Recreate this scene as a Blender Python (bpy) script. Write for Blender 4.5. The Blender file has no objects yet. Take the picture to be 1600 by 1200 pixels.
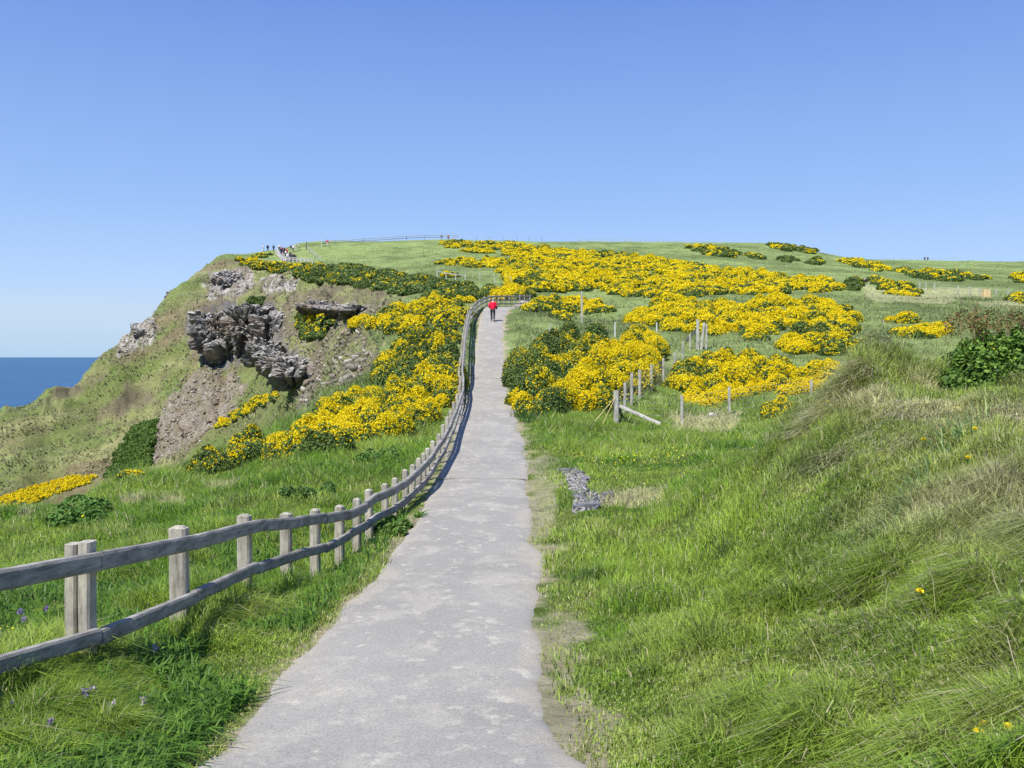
import bpy, math, random
import numpy as np
from mathutils import Vector, Matrix

SC = bpy.context.scene
COL = SC.collection
random.seed(7)
RNG = np.random.default_rng(11)

# ------------------------------------------------------------------ camera, sky, sun, exposure
F = 1400.0                      # focal length in photo pixels (photo 1600 wide)
PITCH = math.atan(44.0 / F)
cam_d = bpy.data.cameras.new('camera')
cam_d.sensor_width = 36.0
cam_d.lens = 36.0 * F / 1600.0
cam_d.clip_start = 0.1
cam_d.clip_end = 90000.0
cam = bpy.data.objects.new('camera', cam_d)
COL.objects.link(cam)
cam.location = (0, 0, 0)
cam.rotation_euler = (math.radians(90) - PITCH, 0, 0)
SC.camera = cam

SUN = Vector((-0.31, -0.45, 0.84)).normalized()
w = bpy.data.worlds.new('World')
SC.world = w
w.use_nodes = True
nt = w.node_tree
bg = nt.nodes['Background']
sky = nt.nodes.new('ShaderNodeTexSky')
sky.sky_type = 'NISHITA'
sky.sun_disc = False
sky.sun_elevation = math.asin(SUN.z)
sky.sun_rotation = math.atan2(SUN.x, SUN.y)
sky.altitude = 50
sky.air_density = 1.0
sky.dust_density = 0.3
sky.ozone_density = 3.0
# the clear air of that day: a deeper, more violet blue with a milky band low over the sea
tc = nt.nodes.new('ShaderNodeTexCoord'); sxyz = nt.nodes.new('ShaderNodeSeparateXYZ'); nt.links.new(tc.outputs['Generated'], sxyz.inputs[0])
skr = nt.nodes.new('ShaderNodeValToRGB'); nt.links.new(sxyz.outputs['Z'], skr.inputs['Fac'])
stops = [(0.0, (3.3, 4.9, 6.9)), (0.045, (4.2, 5.3, 6.9)), (0.075, (3.55, 5.1, 7.6)), (0.16, (2.55, 4.1, 7.35)), (0.38, (1.15, 2.25, 5.9)), (1.0, (.6, 1.35, 4.2))]
while len(skr.color_ramp.elements) < len(stops): skr.color_ramp.elements.new(.5)
for el, (p_, c_) in zip(skr.color_ramp.elements, stops): el.position = p_; el.color = c_ + (1,)
smx = nt.nodes.new('ShaderNodeMix'); smx.data_type = 'RGBA'; smx.inputs[0].default_value = .88
nt.links.new(sky.outputs['Color'], smx.inputs[6]); nt.links.new(skr.outputs['Color'], smx.inputs[7])
nt.links.new(smx.outputs[2], bg.inputs['Color'])
bg.inputs['Strength'].default_value = 0.10
sd = bpy.data.lights.new('sun', 'SUN')
sd.energy = 4.6
sd.angle = math.radians(0.5)
sd.color = (1.0, 0.955, 0.88)
so = bpy.data.objects.new('sun', sd)
COL.objects.link(so)
so.rotation_euler = SUN.to_track_quat('Z', 'Y').to_euler()
SC.view_settings.view_transform = 'Standard'
SC.view_settings.look = 'None'
SC.view_settings.exposure = 0.42
SC.view_settings.gamma = 1.0
SC.render.engine = 'CYCLES'

# ------------------------------------------------------------------ small numeric tools
CP, SP = math.cos(PITCH), math.sin(PITCH)
def ray(px, py):
    """slopes x/y and z/y of the sight line through a photo pixel"""
    a = (np.asarray(px, float) - 800) / F
    b = (600 - np.asarray(py, float)) / F
    fy = CP + b * SP
    return a / fy, (-SP + b * CP) / fy
def project(x, y, z):
    d = y * CP - z * SP
    up = y * SP + z * CP
    return 800 + F * x / d, 600 - F * up / d
def _hash(ix, iy, seed):
    h = (ix.astype(np.int64) * 374761393 + iy.astype(np.int64) * 668265263 + seed * 974634777) & 0xffffffff
    h = ((h ^ (h >> 13)) * 1274126177) & 0xffffffff
    return ((h ^ (h >> 16)) & 0xffffff) / float(0xffffff)
def vnoise(x, y, seed=0):
    x = np.asarray(x, float); y = np.asarray(y, float)
    ix = np.floor(x); iy = np.floor(y)
    fx = x - ix; fy = y - iy
    fx = fx * fx * (3 - 2 * fx); fy = fy * fy * (3 - 2 * fy)
    a = _hash(ix, iy, seed); b = _hash(ix + 1, iy, seed)
    c = _hash(ix, iy + 1, seed); d = _hash(ix + 1, iy + 1, seed)
    return (a * (1 - fx) + b * fx) * (1 - fy) + (c * (1 - fx) + d * fx) * fy
def fbm(x, y, seed=0, octv=4, gain=0.5):
    s = 0; a = 1; t = 0
    for i in range(octv):
        s = s + a * vnoise(x * 2 ** i + 17.3 * i, y * 2 ** i - 9.1 * i, seed + i)
        t += a; a *= gain
    return s / t
def sst(x, a, b):
    t = np.clip((x - a) / (b - a), 0, 1)
    return t * t * (3 - 2 * t)
def inpoly(px, py, poly):
    c = np.zeros(np.shape(px), bool)
    n = len(poly)
    for i in range(n):
        x1, y1 = poly[i]; x2, y2 = poly[(i + 1) % n]
        if y1 == y2: continue
        k = ((y1 > py) != (y2 > py)) & (px < (x2 - x1) * (py - y1) / (y2 - y1) + x1)
        c ^= k
    return c
def bounds(poly):
    xs = [p[0] for p in poly]; ys = [p[1] for p in poly]
    return min(xs), min(ys), max(xs), max(ys)
def sample_poly(poly, n, rng):
    x0, y0, x1, y1 = bounds(poly)
    out = np.zeros((0, 2))
    while len(out) < n:
        p = rng.random((n * 3 + 20, 2)) * [x1 - x0, y1 - y0] + [x0, y0]
        p = p[inpoly(p[:, 0], p[:, 1], poly)]
        out = np.vstack([out, p])
    return out[:n]
def area(poly):
    s = 0
    for i in range(len(poly)):
        x1, y1 = poly[i]; x2, y2 = poly[(i + 1) % len(poly)]
        s += x1 * y2 - x2 * y1
    return abs(s) / 2

# ------------------------------------------------------------------ lie of the land
# the gravel path: photo row, left edge, right edge, distance in metres
PATH = [(1300, 180, 950, 4.2), (1200, 318, 915, 5.4), (1100, 400, 872, 6.8), (1000, 482, 850, 8.7), (900, 585, 843, 11.9), (820, 640, 836, 15.3),
        (750, 680, 826, 20.3), (700, 703, 822, 25.5), (650, 719, 806, 33), (620, 731, 797, 39.5),
        (600, 737, 790, 46), (560, 742, 787, 54.5), (530, 745, 786, 61), (503, 750, 786, 68), (480, 757, 797, 77)]
pY = []; pL = []; pR = []; pZ = []
for (py, l, r, Y) in PATH:
    (ul, el), (ur, er) = ray(l, py), ray(r, py)
    pY.append(Y); pL.append(ul * Y); pR.append(ur * Y); pZ.append(el * Y)
# short run under the photographer's feet, and over the brow to the right
pY = [0.0, 2.2] + pY + [84, 95]
pL = [-2.2, -2.0] + pL + [-1.0, 2.0]
pR = [0.35, 0.4] + pR + [3.2, 6.5]
pZ = [-1.72, -1.98] + pZ + [4.4, 4.0]
pY, pL, pR, pZ = map(np.array, (pY, pL, pR, pZ))
pYf = np.linspace(0, 95, 1900)
def smooth(a, k):
    ker = np.hanning(k); ker /= ker.sum()
    return np.convolve(np.pad(a, k // 2, mode='edge'), ker, 'valid')[:len(a)]
pLf = smooth(np.interp(pYf, pY, pL), 61); pRf = smooth(np.interp(pYf, pY, pR), 61); pZf = smooth(np.interp(pYf, pY, pZ), 81)

# the timber fence: photo column, row of the post top, distance, post width
FENCE = [(-235, 902, 5.2, .13), (123, 848, 7.0, .20), (279, 825, 8.9, .17), (381, 806, 10.6, .15), (447, 803, 11.9, .14), (492, 797, 13.0, .13), (530, 791, 13.9, .13),
         (557, 780, 14.7, .12), (577, 766, 15.4, .12), (601, 757, 16.1, .11), (617, 748, 16.8, .11), (634, 735, 17.5, .11), (644, 727, 18.1, .11),
         (655, 717, 18.8, .11), (662, 709, 19.6, .11), (668, 701, 20.4, .11), (676, 690, 21.5, .11), (685, 679, 22.9, .11), (693, 664, 24.6, .11),
         (699, 652, 26.6, .11), (704, 642, 28.4, .11), (709, 629, 30.5, .11), (714, 616, 32.8, .11), (718, 603, 35.5, .11), (719, 588, 38.2, .11),
         (717, 574, 41.2, .11), (719, 559, 44.6, .11), (721, 545, 48, .11), (722, 533, 51, .11), (723.5, 521, 54, .11), (725, 511, 57, .11),
         (727, 500, 60, .11), (729, 491, 63, .11), (731, 484, 66, .11), (736, 477, 69.5, .11), (742, 471, 73, .11), (749, 467, 76.5, .11), (757, 463.5, 80, .11),
         (764, 462, 83, .11), (772, 461.5, 84.5, .11), (780, 461.5, 85.5, .11), (788, 461.5, 86.3, .11), (796, 461.5, 87, .11), (804, 461.5, 87.6, .11), (812, 461, 88.2, .11),
         (820, 461, 88.8, .11), (828, 461, 89.4, .11)]
POST_H = 1.04
CTRL = []                                       # (u, ln Y, z/Y)
def cp(px, py, Y):
    u, e = ray(px, py); CTRL.append((float(u), math.log(Y), float(e)))
def cz(px, Y, z):
    u, _ = ray(px, 600); CTRL.append((float(u), math.log(Y), z / Y))
for (px, py, Y, wd) in FENCE:
    u, e = ray(px, py); CTRL.append((float(u), math.log(Y), float((e * Y - POST_H) / Y)))
for Y in (2.2, 3.2, 4.2, 5.4, 7, 9, 11, 13.5, 16, 20, 25, 31, 38, 46, 54, 61, 68, 77, 84, 92):
    x = (np.interp(Y, pYf, pLf) + np.interp(Y, pYf, pRf)) / 2
    CTRL.append((x / Y, math.log(Y), float(np.interp(Y, pYf, pZf)) / Y))
for px in (-250, 0, 1600, 1900):
    for Y in (2.2, 3.2):
        cz(px, Y, -1.95 if px < 800 else -1.75)
for t in [(0, 1200, 5.1), (0, 1100, 6.3), (0, 1000, 8.5), (0, 900, 12), (0, 845, 17), (0, 810, 22),
          (-200, 1000, 8.3), (-200, 850, 16), (-200, 820, 22), (150, 900, 12.2), (150, 850, 16), (250, 860, 14), (300, 1100, 6.6),
          (200, 800, 21), (100, 797, 24), (300, 800, 19.5), (400, 790, 19), (400, 745, 25), (500, 745, 22.5), (560, 720, 25),
          (600, 690, 28), (600, 650, 34), (500, 700, 28), (500, 672, 33), (400, 705, 30), (300, 745, 28), (300, 718, 32), (200, 752, 29.5), (150, 768, 27),
          (650, 620, 38), (600, 606, 44), (680, 594, 45), (650, 555, 58), (650, 505, 78), (700, 472, 93), (560, 612, 42), (430, 665, 37), (500, 640, 40),
          # far wall of the cove and headland
          (550, 418, 190), (550, 450, 150), (550, 480, 118), (550, 502, 97), (530, 530, 82), (530, 570, 66), (515, 600, 56), (490, 628, 51),
          (450, 440, 175), (450, 500, 142), (455, 540, 124), (460, 580, 108), (440, 625, 100),
          (0, 640, 150), (0, 700, 142), (0, 790, 132), (75, 605, 157), (75, 700, 145), (155, 556, 166), (150, 640, 156), (150, 740, 141), (212, 508, 177), (215, 600, 162), (230, 715, 142),
          (262, 466, 190), (275, 540, 168), (300, 434, 204), (330, 409, 216), (345, 403, 220), (345, 440, 200), (330, 470, 184), (300, 492, 168), (390, 470, 170),
          (350, 575, 155), (300, 620, 150), (400, 590, 146), (380, 640, 128), (330, 695, 126),
          (380, 398, 222), (385, 412, 208), (415, 392, 228), (440, 412, 205), (440, 398, 218), (440, 391, 230), (480, 410, 205), (480, 390, 226),
          (600, 400, 213), (600, 379, 250), (700, 374.5, 272), (520, 384, 236), (660, 410, 185), (700, 432, 132), (700, 452, 110), (620, 432, 150), (760, 458, 101), (720, 445, 118),
          # right-hand fields and hill
          (820, 500, 67), (830, 482, 78), (850, 640, 34), (900, 560, 50), (830, 470, 92), (870, 600, 42), (963, 663, 33), (1066, 666, 33.5), (1140, 651, 37), (1200, 640, 39), (1267, 626, 42),
          (987, 637, 36), (1018, 617, 41), (1037, 602, 45), (1067, 575, 52), (1090, 548, 57), (1000, 555, 54), (1200, 552, 56), (1300, 542, 59), (1100, 520, 66), (1100, 500, 75), (1300, 505, 74),
          (909, 506, 70), (1000, 470, 95), (1200, 470, 95), (1400, 474, 93), (1400, 522, 68), (1400, 547, 57), (1500, 520, 68), (1600, 470, 97), (1600, 520, 68),
          (860, 455, 104), (1000, 430, 140), (1200, 430, 140), (1400, 440, 130), (1600, 440, 150), (800, 430, 138), (800, 400, 205), (1000, 400, 205), (1200, 402, 205), (1300, 412, 200), (1400, 418, 220), (1600, 425, 220),
          (800, 378, 285), (900, 380, 292), (1000, 383, 296), (1100, 382, 285), (1200, 381, 265), (1260, 389, 262), (1300, 400, 270), (1400, 407, 310), (1500, 411, 330), (1600, 414, 345), (1800, 416, 345),
          # grass bank on the right
          (1100, 1200, 5.1), (1300, 1200, 4.7), (1400, 1200, 4.45), (1600, 1200, 4.0), (1600, 1000, 5.2), (1600, 800, 7.5), (1600, 700, 9.4), (1600, 625, 12.2), (1600, 600, 14.5),
          (1800, 1000, 5.0), (1800, 700, 8.6), (1800, 600, 13),
          (1400, 1000, 6.0), (1400, 800, 8.9), (1400, 700, 10.6), (1400, 618, 12.8), (1400, 588, 14.6), (1350, 562, 14.6), (1324, 588, 14.4), (1450, 593, 14.6), (1500, 610, 13), (1500, 596, 14.8), (1300, 618, 14.2), (1300, 700, 11.6),
          (1260, 650, 13.9), (1220, 694, 13.8), (1170, 735, 14.5), (1100, 760, 16.5), (1200, 1000, 7.2), (1200, 850, 9.9), (1200, 760, 11.9), (1000, 1000, 8.2), (1000, 900, 11.3), (1000, 800, 16.0),
          (1000, 740, 20.5), (1000, 700, 26), (1150, 700, 24.5), (900, 800, 15.6), (900, 700, 25.5), (1100, 900, 10.2)]:
    cp(*t)
for t in [(0, 30, -9), (0, 45, -20), (0, 75, -34), (0, 105, -36), (150, 34, -9), (150, 50, -20), (150, 80, -32), (150, 110, -30), (300, 39, -8), (300, 55, -16), (300, 80, -24), (300, 105, -22),
          (430, 48, -7), (420, 65, -12), (430, 85, -13), (-200, 26, -7), (-200, 45, -20), (-200, 100, -36), (-200, 140, -30), (-200, 160, -22),
          # seaward side of the headland, behind its skyline
          (-200, 185, -50), (0, 172, -40), (75, 180, -36), (155, 190, -28), (212, 203, -24), (262, 220, -14), (300, 238, -10), (330, 252, -6), (345, 262, 0),
          (0, 210, -75), (155, 240, -75), (262, 280, -75), (330, 330, -75), (380, 262, 14), (380, 340, -60), (415, 290, 18), (440, 300, 18), (480, 300, 22), (-200, 300, -90), (0, 400, -110), (200, 500, -120),
          (600, 320, 30), (800, 380, 34), (1000, 400, 34), (1200, 360, 32), (1400, 420, 32), (1600, 460, 33), (400, 600, -60), (600, 650, 15), (1000, 700, 10), (1600, 700, 15), (1900, 700, 15),
          # hollow behind the right-hand bank
          (1300, 18, -1.7), (1300, 24, -2.3), (1400, 18, -1.0), (1400, 26, -2.0), (1400, 38, -1.9), (1600, 18, -.9), (1600, 26, -1.7), (1600, 40, -1.6), (1800, 26, -1.4), (1300, 34, -2.2), (1230, 19, -2.2), (1230, 26, -2.5)]:
    cz(*t)
CT = np.array(CTRL)
US = 2.2
def tps_fit(P, v, lam):
    n = len(P)
    d2 = ((P[:, None] - P[None]) ** 2).sum(-1)
    K = 0.5 * d2 * np.log(d2 + 1e-12) + lam * np.eye(n)
    Q = np.hstack([np.ones((n, 1)), P])
    A = np.vstack([np.hstack([K, Q]), np.hstack([Q.T, np.zeros((3, 3))])])
    s = np.linalg.solve(A, np.concatenate([v, np.zeros(3)]))
    return s[:n], s[n:]
P0 = np.stack([CT[:, 0] * US, CT[:, 1]], 1)
# rows of the fence lie close together; the tiny ridge keeps the surface calm there
TW, TA = tps_fit(P0, CT[:, 2], 2e-4)
def tps_eval(u, v):
    u = np.clip(u, -0.74, 0.74)
    sh = u.shape; u = u.ravel() * US; v = v.ravel()
    out = TA[0] + TA[1] * u + TA[2] * v
    for k in range(len(P0)):
        d2 = (u - P0[k, 0]) ** 2 + (v - P0[k, 1]) ** 2
        out += TW[k] * 0.5 * d2 * np.log(d2 + 1e-12)
    return out.reshape(sh)

V0, V1, NV = math.log(2.0), math.log(640.0), 1300
VS = np.linspace(V0, V1, NV)
ui = np.arange(-0.64, 0.6401, 0.0017)
uo = 0.64 + np.cumsum(0.004 * 1.06 ** np.arange(58))
USG = np.concatenate([-uo[::-1], ui, uo])
cu = np.unique(np.concatenate([np.arange(-0.76, 0.761, 0.008), [-uo[-1], uo[-1]]]))
cv = np.linspace(V0, V1, 360)
CU, CV = np.meshgrid(cu, cv)
CE = tps_eval(CU, CV)
def bil(u, v, gu, gv, G):
    i = np.clip(np.searchsorted(gu, u) - 1, 0, len(gu) - 2)
    j = np.clip(((v - gv[0]) / (gv[1] - gv[0])).astype(int), 0, len(gv) - 2)
    a = np.clip((u - gu[i]) / (gu[i + 1] - gu[i]), 0, 1); b = np.clip((v - gv[j]) / (gv[1] - gv[0]), 0, 1)
    return (G[j, i] * (1 - a) + G[j, i + 1] * a) * (1 - b) + (G[j + 1, i] * (1 - a) + G[j + 1, i + 1] * a) * b
UU, VV = np.meshgrid(USG, VS)
YY = np.exp(VV); XX = UU * YY
ZZ = bil(UU, VV, cu, cv, CE) * YY

def path_dist(x, y):
    """signed distance from the nearer path edge, negative on the path"""
    l = np.interp(y, pYf, pLf); r = np.interp(y, pYf, pRf)
    d = np.maximum(l - x, x - r)
    return np.where(y > 84, 9.0, d)
ROCK = {
 'pale':   [[(322, 430), (388, 422), (402, 440), (372, 468), (325, 472)], [(400, 432), (468, 436), (462, 458), (420, 466)],
            [(205, 508), (242, 498), (240, 530), (205, 556), (172, 562)], [(290, 492), (340, 478), (330, 500), (292, 506)]],
 'crag':   [[(395, 560), (450, 545), (500, 575), (495, 600), (455, 592), (400, 578)], [(288, 492), (345, 476), (420, 470), (440, 500), (450, 540), (440, 578), (400, 574), (330, 572), (296, 540)]],
 'scree':  [[(300, 575), (372, 578), (384, 615), (352, 650), (300, 704), (234, 722), (236, 668), (268, 612)], [(440, 560), (480, 566), (506, 590), (492, 622), (464, 646), (470, 612), (440, 590)],
            [(470, 468), (560, 478), (620, 482), (590, 490), (560, 502), (520, 492), (468, 476)]],
 'brown':  [[(400, 470), (470, 466), (560, 500), (590, 560), (548, 600), (500, 606), (478, 570), (440, 540)], [(470, 442), (560, 450), (640, 462), (620, 482), (560, 480), (468, 470)], [(470, 500), (560, 512), (600, 556), (552, 600), (492, 606), (470, 560)], [(392, 458), (480, 460), (520, 490), (470, 520), (430, 490)], [(440, 500), (500, 500), (520, 540), (490, 590), (450, 575)],
            [(200, 600), (260, 590), (240, 640), (180, 670), (150, 650)], [(100, 590), (160, 570), (170, 590), (60, 640)]],
}
GREEN = [[(168, 738), (214, 660), (246, 652), (232, 722)], [(356, 590), (400, 572), (450, 596), (482, 600), (460, 640), (380, 690), (300, 716), (340, 660), (384, 616)],
         [(150, 580), (220, 560), (290, 530), (292, 545), (180, 620), (90, 700), (60, 690)]]
TAN = [[(180, 795), (215, 770), (240, 780), (200, 800)], [(245, 782), (290, 778), (290, 795), (250, 792)], [(18, 818), (45, 805), (48, 815)], [(160, 842), (200, 832), (210, 842), (170, 850)],
       [(320, 760), (375, 748), (375, 760), (330, 768)], [(885, 526), (935, 520), (955, 532), (900, 538)], [(1350, 450), (1380, 446), (1500, 468), (1480, 474), (1370, 472), (1350, 460)],
       [(1520, 474), (1600, 470), (1600, 478), (1540, 480)], [(1440, 450), (1535, 452), (1535, 464), (1450, 462)], [(1045, 655), (1160, 648), (1150, 672), (1060, 672)], [(1335, 444), (1385, 452), (1380, 458), (1340, 450)],
       [(940, 776), (1000, 766), (1042, 768), (1030, 790), (985, 796), (930, 792)]]
pxg, pyg = project(XX, YY, ZZ)
wx = (fbm(XX / (YY * .012), VV * 60, 31) - .5) * 26; wy = (fbm(XX / (YY * .012), VV * 60, 47) - .5) * 18
far = YY > 60
M = {}
for k, polys in ROCK.items():
    m = np.zeros(XX.shape)
    for p in polys:
        for s, wgt in ((1.0, .5), (.55, .3), (1.6, .2)):
            m += wgt * inpoly(pxg + wx * s, pyg + wy * s, p)
    lim = 40 if k != 'crag' else 100
    M[k] = np.clip(m, 0, 1) * (YY > lim) * ((YY > 110) | (pxg > 430))
mg = np.zeros(XX.shape)
for p in GREEN:
    mg += inpoly(pxg + wx * .8, pyg + wy * .8, p) * (YY > 90)
mt = np.zeros(XX.shape)
for p in TAN:
    mt += .55 * inpoly(pxg + wx * .5, pyg + wy * .35, p) + .45 * inpoly(pxg + wx, pyg + wy * .6, p)
mt = np.clip(mt, 0, 1) * np.where(YY > 60, .42, .7)
# relief: tussocks near, rough ground on the cliffs, and a level bed under the path
rock_all = np.clip(M['pale'] + M['crag'] + M['scree'] + .55 * M['brown'], 0, 1)
pd = path_dist(XX, YY)
off = sst(pd, 0.1, 1.2)
n1 = fbm(XX / 1.6, YY / 1.6, 3, 4) - .5
n2 = fbm(XX / 9, YY / 9, 5, 4) - .5
cliff = sst(YY, 80, 120) * (pxg < 560) * (pyg > 415)
n3 = 1 - np.abs(2 * fbm(XX / 13, ZZ / 9, 8, 5) - 1)
n4 = 1 - np.abs(2 * fbm((XX + .4 * ZZ) / 5, (YY + ZZ) / 7, 12, 5) - 1)
bank = sst(pxg, 1080, 1300) * (YY < 18)
ZZ = ZZ + off * n1 * (.20 + .55 * bank) + bank * off * (np.abs(fbm((XX - .6 * YY) / 1.1, (YY + .6 * XX) / 2.4, 17, 4) - .5) - .1) * -.75 + off * n2 * np.clip(YY / 40, 0, 1) * .6
ZZ = ZZ + cliff * ((n3 - .8) * 3.2 + (n4 - .8) * 2.6 * (.35 + 1.2 * rock_all))
ZZ = ZZ + rock_all * (YY > 50) * (fbm(XX / 1.7, (YY + ZZ) / 1.7, 21, 4, .55) - .5) * 2.2
onp = 1 - sst(pd, 0.05, 1.1)
zp = np.interp(YY, pYf, pZf)
onp = onp * (YY < 84)
ZZ = ZZ * (1 - onp) + (zp - .02) * onp
EG = ZZ / YY
def H(x, y):
    x = np.asarray(x, float); y = np.maximum(np.asarray(y, float), 2.001)
    return bil(x / y, np.log(y), USG, VS, EG) * y
def cast(px, py, lift=0.0, ymin=2.2, ymax=600.0):
    """first point on the land (raised by lift) seen through photo pixels"""
    u, e = ray(np.atleast_1d(px), np.atleast_1d(py))
    vs = np.linspace(math.log(ymin), math.log(ymax), 480)
    hit = np.full(u.shape, np.nan); prev = None
    lift = np.broadcast_to(np.asarray(lift, float), u.shape)
    for v in vs:
        Y = math.exp(v)
        d = e * Y - (bil(u, np.full(u.shape, v), USG, VS, EG) * Y + lift)
        if prev is not None:
            k = np.isnan(hit) & (d <= 0) & (prev > 0)
            t = prev / np.maximum(prev - d, 1e-9)
            hit = np.where(k, np.exp(pv + t * (v - pv)), hit)
        prev = d; pv = v
    return u * hit, hit

# ------------------------------------------------------------------ mesh and material helpers
def mesh_np(name, verts, faces, mats, matidx=None, smooth=False, col=None, parent=None, cname='tint'):
    """verts (n,3); faces (m,k) with k = 3 or 4"""
    me = bpy.data.meshes.new(name)
    verts = np.asarray(verts, np.float32); faces = np.asarray(faces, np.int32)
    m, k = faces.shape
    me.vertices.add(len(verts)); me.vertices.foreach_set('co', verts.ravel())
    me.loops.add(m * k); me.loops.foreach_set('vertex_index', faces.ravel())
    me.polygons.add(m)
    me.polygons.foreach_set('loop_start', np.arange(0, m * k, k, dtype=np.int32))
    me.polygons.foreach_set('loop_total', np.full(m, k, dtype=np.int32))
    if matidx is not None: me.polygons.foreach_set('material_index', np.asarray(matidx, np.int32))
    if smooth: me.polygons.foreach_set('use_smooth', np.ones(m, bool))
    for mm in mats: me.materials.append(mm)
    me.update(calc_edges=True)
    if col is not None:
        a = me.attributes.new(cname, 'FLOAT_COLOR', 'POINT')
        c = np.ones((len(verts), 4), np.float32); c[:, :3] = col
        a.data.foreach_set('color', c.ravel())
    o = bpy.data.objects.new(name, me)
    COL.objects.link(o)
    if parent is not None: o.parent = parent
    return o
def tag(o, label=None, cat=None, group=None, kind=None):
    if label: o['label'] = label
    if cat: o['category'] = cat
    if group: o['group'] = group
    if kind: o['kind'] = kind
    return o
def empty(name, loc, rz=0):
    o = bpy.data.objects.new(name, None)
    COL.objects.link(o); o.location = loc; o.rotation_euler = (0, 0, rz); o.empty_display_size = .3
    return o
def new_mat(name, rough=0.9, spec=0.3):
    m = bpy.data.materials.new(name); m.use_nodes = True
    b = m.node_tree.nodes['Principled BSDF']
    b.inputs['Roughness'].default_value = rough
    b.inputs['Specular IOR Level'].default_value = spec
    return m, m.node_tree, b
def nd(t, typ, **kw):
    n = t.nodes.new(typ)
    for k, v in kw.items(): setattr(n, k, v)
    return n
def noise(t, scale, detail=4, rough=.6, vec=None):
    n = nd(t, 'ShaderNodeTexNoise'); n.inputs['Scale'].default_value = scale
    n.inputs['Detail'].default_value = detail; n.inputs['Roughness'].default_value = rough
    if vec is None:
        g = nd(t, 'ShaderNodeNewGeometry'); vec = g.outputs['Position']
    t.links.new(vec, n.inputs['Vector'])
    return n
def ramp(t, src, stops):
    r = nd(t, 'ShaderNodeValToRGB')
    while len(r.color_ramp.elements) < len(stops): r.color_ramp.elements.new(.5)
    for e, (p, c) in zip(r.color_ramp.elements, stops):
        e.position = p; e.color = tuple(c) + (1,)
    t.links.new(src, r.inputs['Fac'])
    return r
def mixc(t, fac, a, b, mode='MIX'):
    m = nd(t, 'ShaderNodeMix', data_type='RGBA', blend_type=mode)
    for s, v in ((m.inputs[0], fac), (m.inputs[6], a), (m.inputs[7], b)):
        if isinstance(v, (int, float)): s.default_value = v
        elif isinstance(v, tuple): s.default_value = v + (1,) if len(v) == 3 else v
        else: t.links.new(v, s)
    return m.outputs[2]
def bump(t, b, src, strength, dist):
    n = nd(t, 'ShaderNodeBump'); n.inputs['Strength'].default_value = strength; n.inputs['Distance'].default_value = dist
    t.links.new(src, n.inputs['Height']); t.links.new(n.outputs['Normal'], b.inputs['Normal'])
    return n
def plain(name, c, rough=.85, var=.25, scale=6):
    m, t, b = new_mat(name, rough)
    n = noise(t, scale, 4)
    r = ramp(t, n.outputs['Fac'], [(.3, tuple(x * (1 - var) for x in c)), (.7, tuple(min(1, x * (1 + var)) for x in c))])
    t.links.new(r.outputs['Color'], b.inputs['Base Color'])
    return m
def tinted(name, rough=.7, trans=.0, spec=.25, nscale=None, up=0):
    """colour read from the mesh's own tint attribute, with some light passing through thin leaves"""
    m, t, b = new_mat(name, rough, spec)
    a = nd(t, 'ShaderNodeAttribute', attribute_name='tint')
    src = a.outputs['Color']
    if nscale:
        n = noise(t, nscale, 5, .7)
        r = ramp(t, n.outputs['Fac'], [(.3, (.6, .6, .6)), (.7, (1.35, 1.35, 1.35))])
        src = mixc(t, 1.0, src, r.outputs['Color'], 'MULTIPLY')
    t.links.new(src, b.inputs['Base Color'])
    if up > 0:
        ge = nd(t, 'ShaderNodeNewGeometry'); va = nd(t, 'ShaderNodeVectorMath', operation='ADD'); va.inputs[1].default_value = (0, 0, up)
        vn = nd(t, 'ShaderNodeVectorMath', operation='NORMALIZE')
        t.links.new(ge.outputs['Normal'], va.inputs[0]); t.links.new(va.outputs[0], vn.inputs[0]); t.links.new(vn.outputs[0], b.inputs['Normal'])
    if trans > 0:
        tr = nd(t, 'ShaderNodeBsdfTranslucent'); t.links.new(src, tr.inputs['Color'])
        mx = nd(t, 'ShaderNodeMixShader'); mx.inputs[0].default_value = trans
        t.links.new(b.outputs[0], mx.inputs[1]); t.links.new(tr.outputs[0], mx.inputs[2])
        t.links.new(mx.outputs[0], t.nodes['Material Output'].inputs['Surface'])
    return m

M_GRASS = tinted('grass_blades', .5, .45, .3, up=.9)
M_LEAF = tinted('leaves', .6, .2, .25)
M_FLOWER = tinted('petals', .7, .3, .2)

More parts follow.
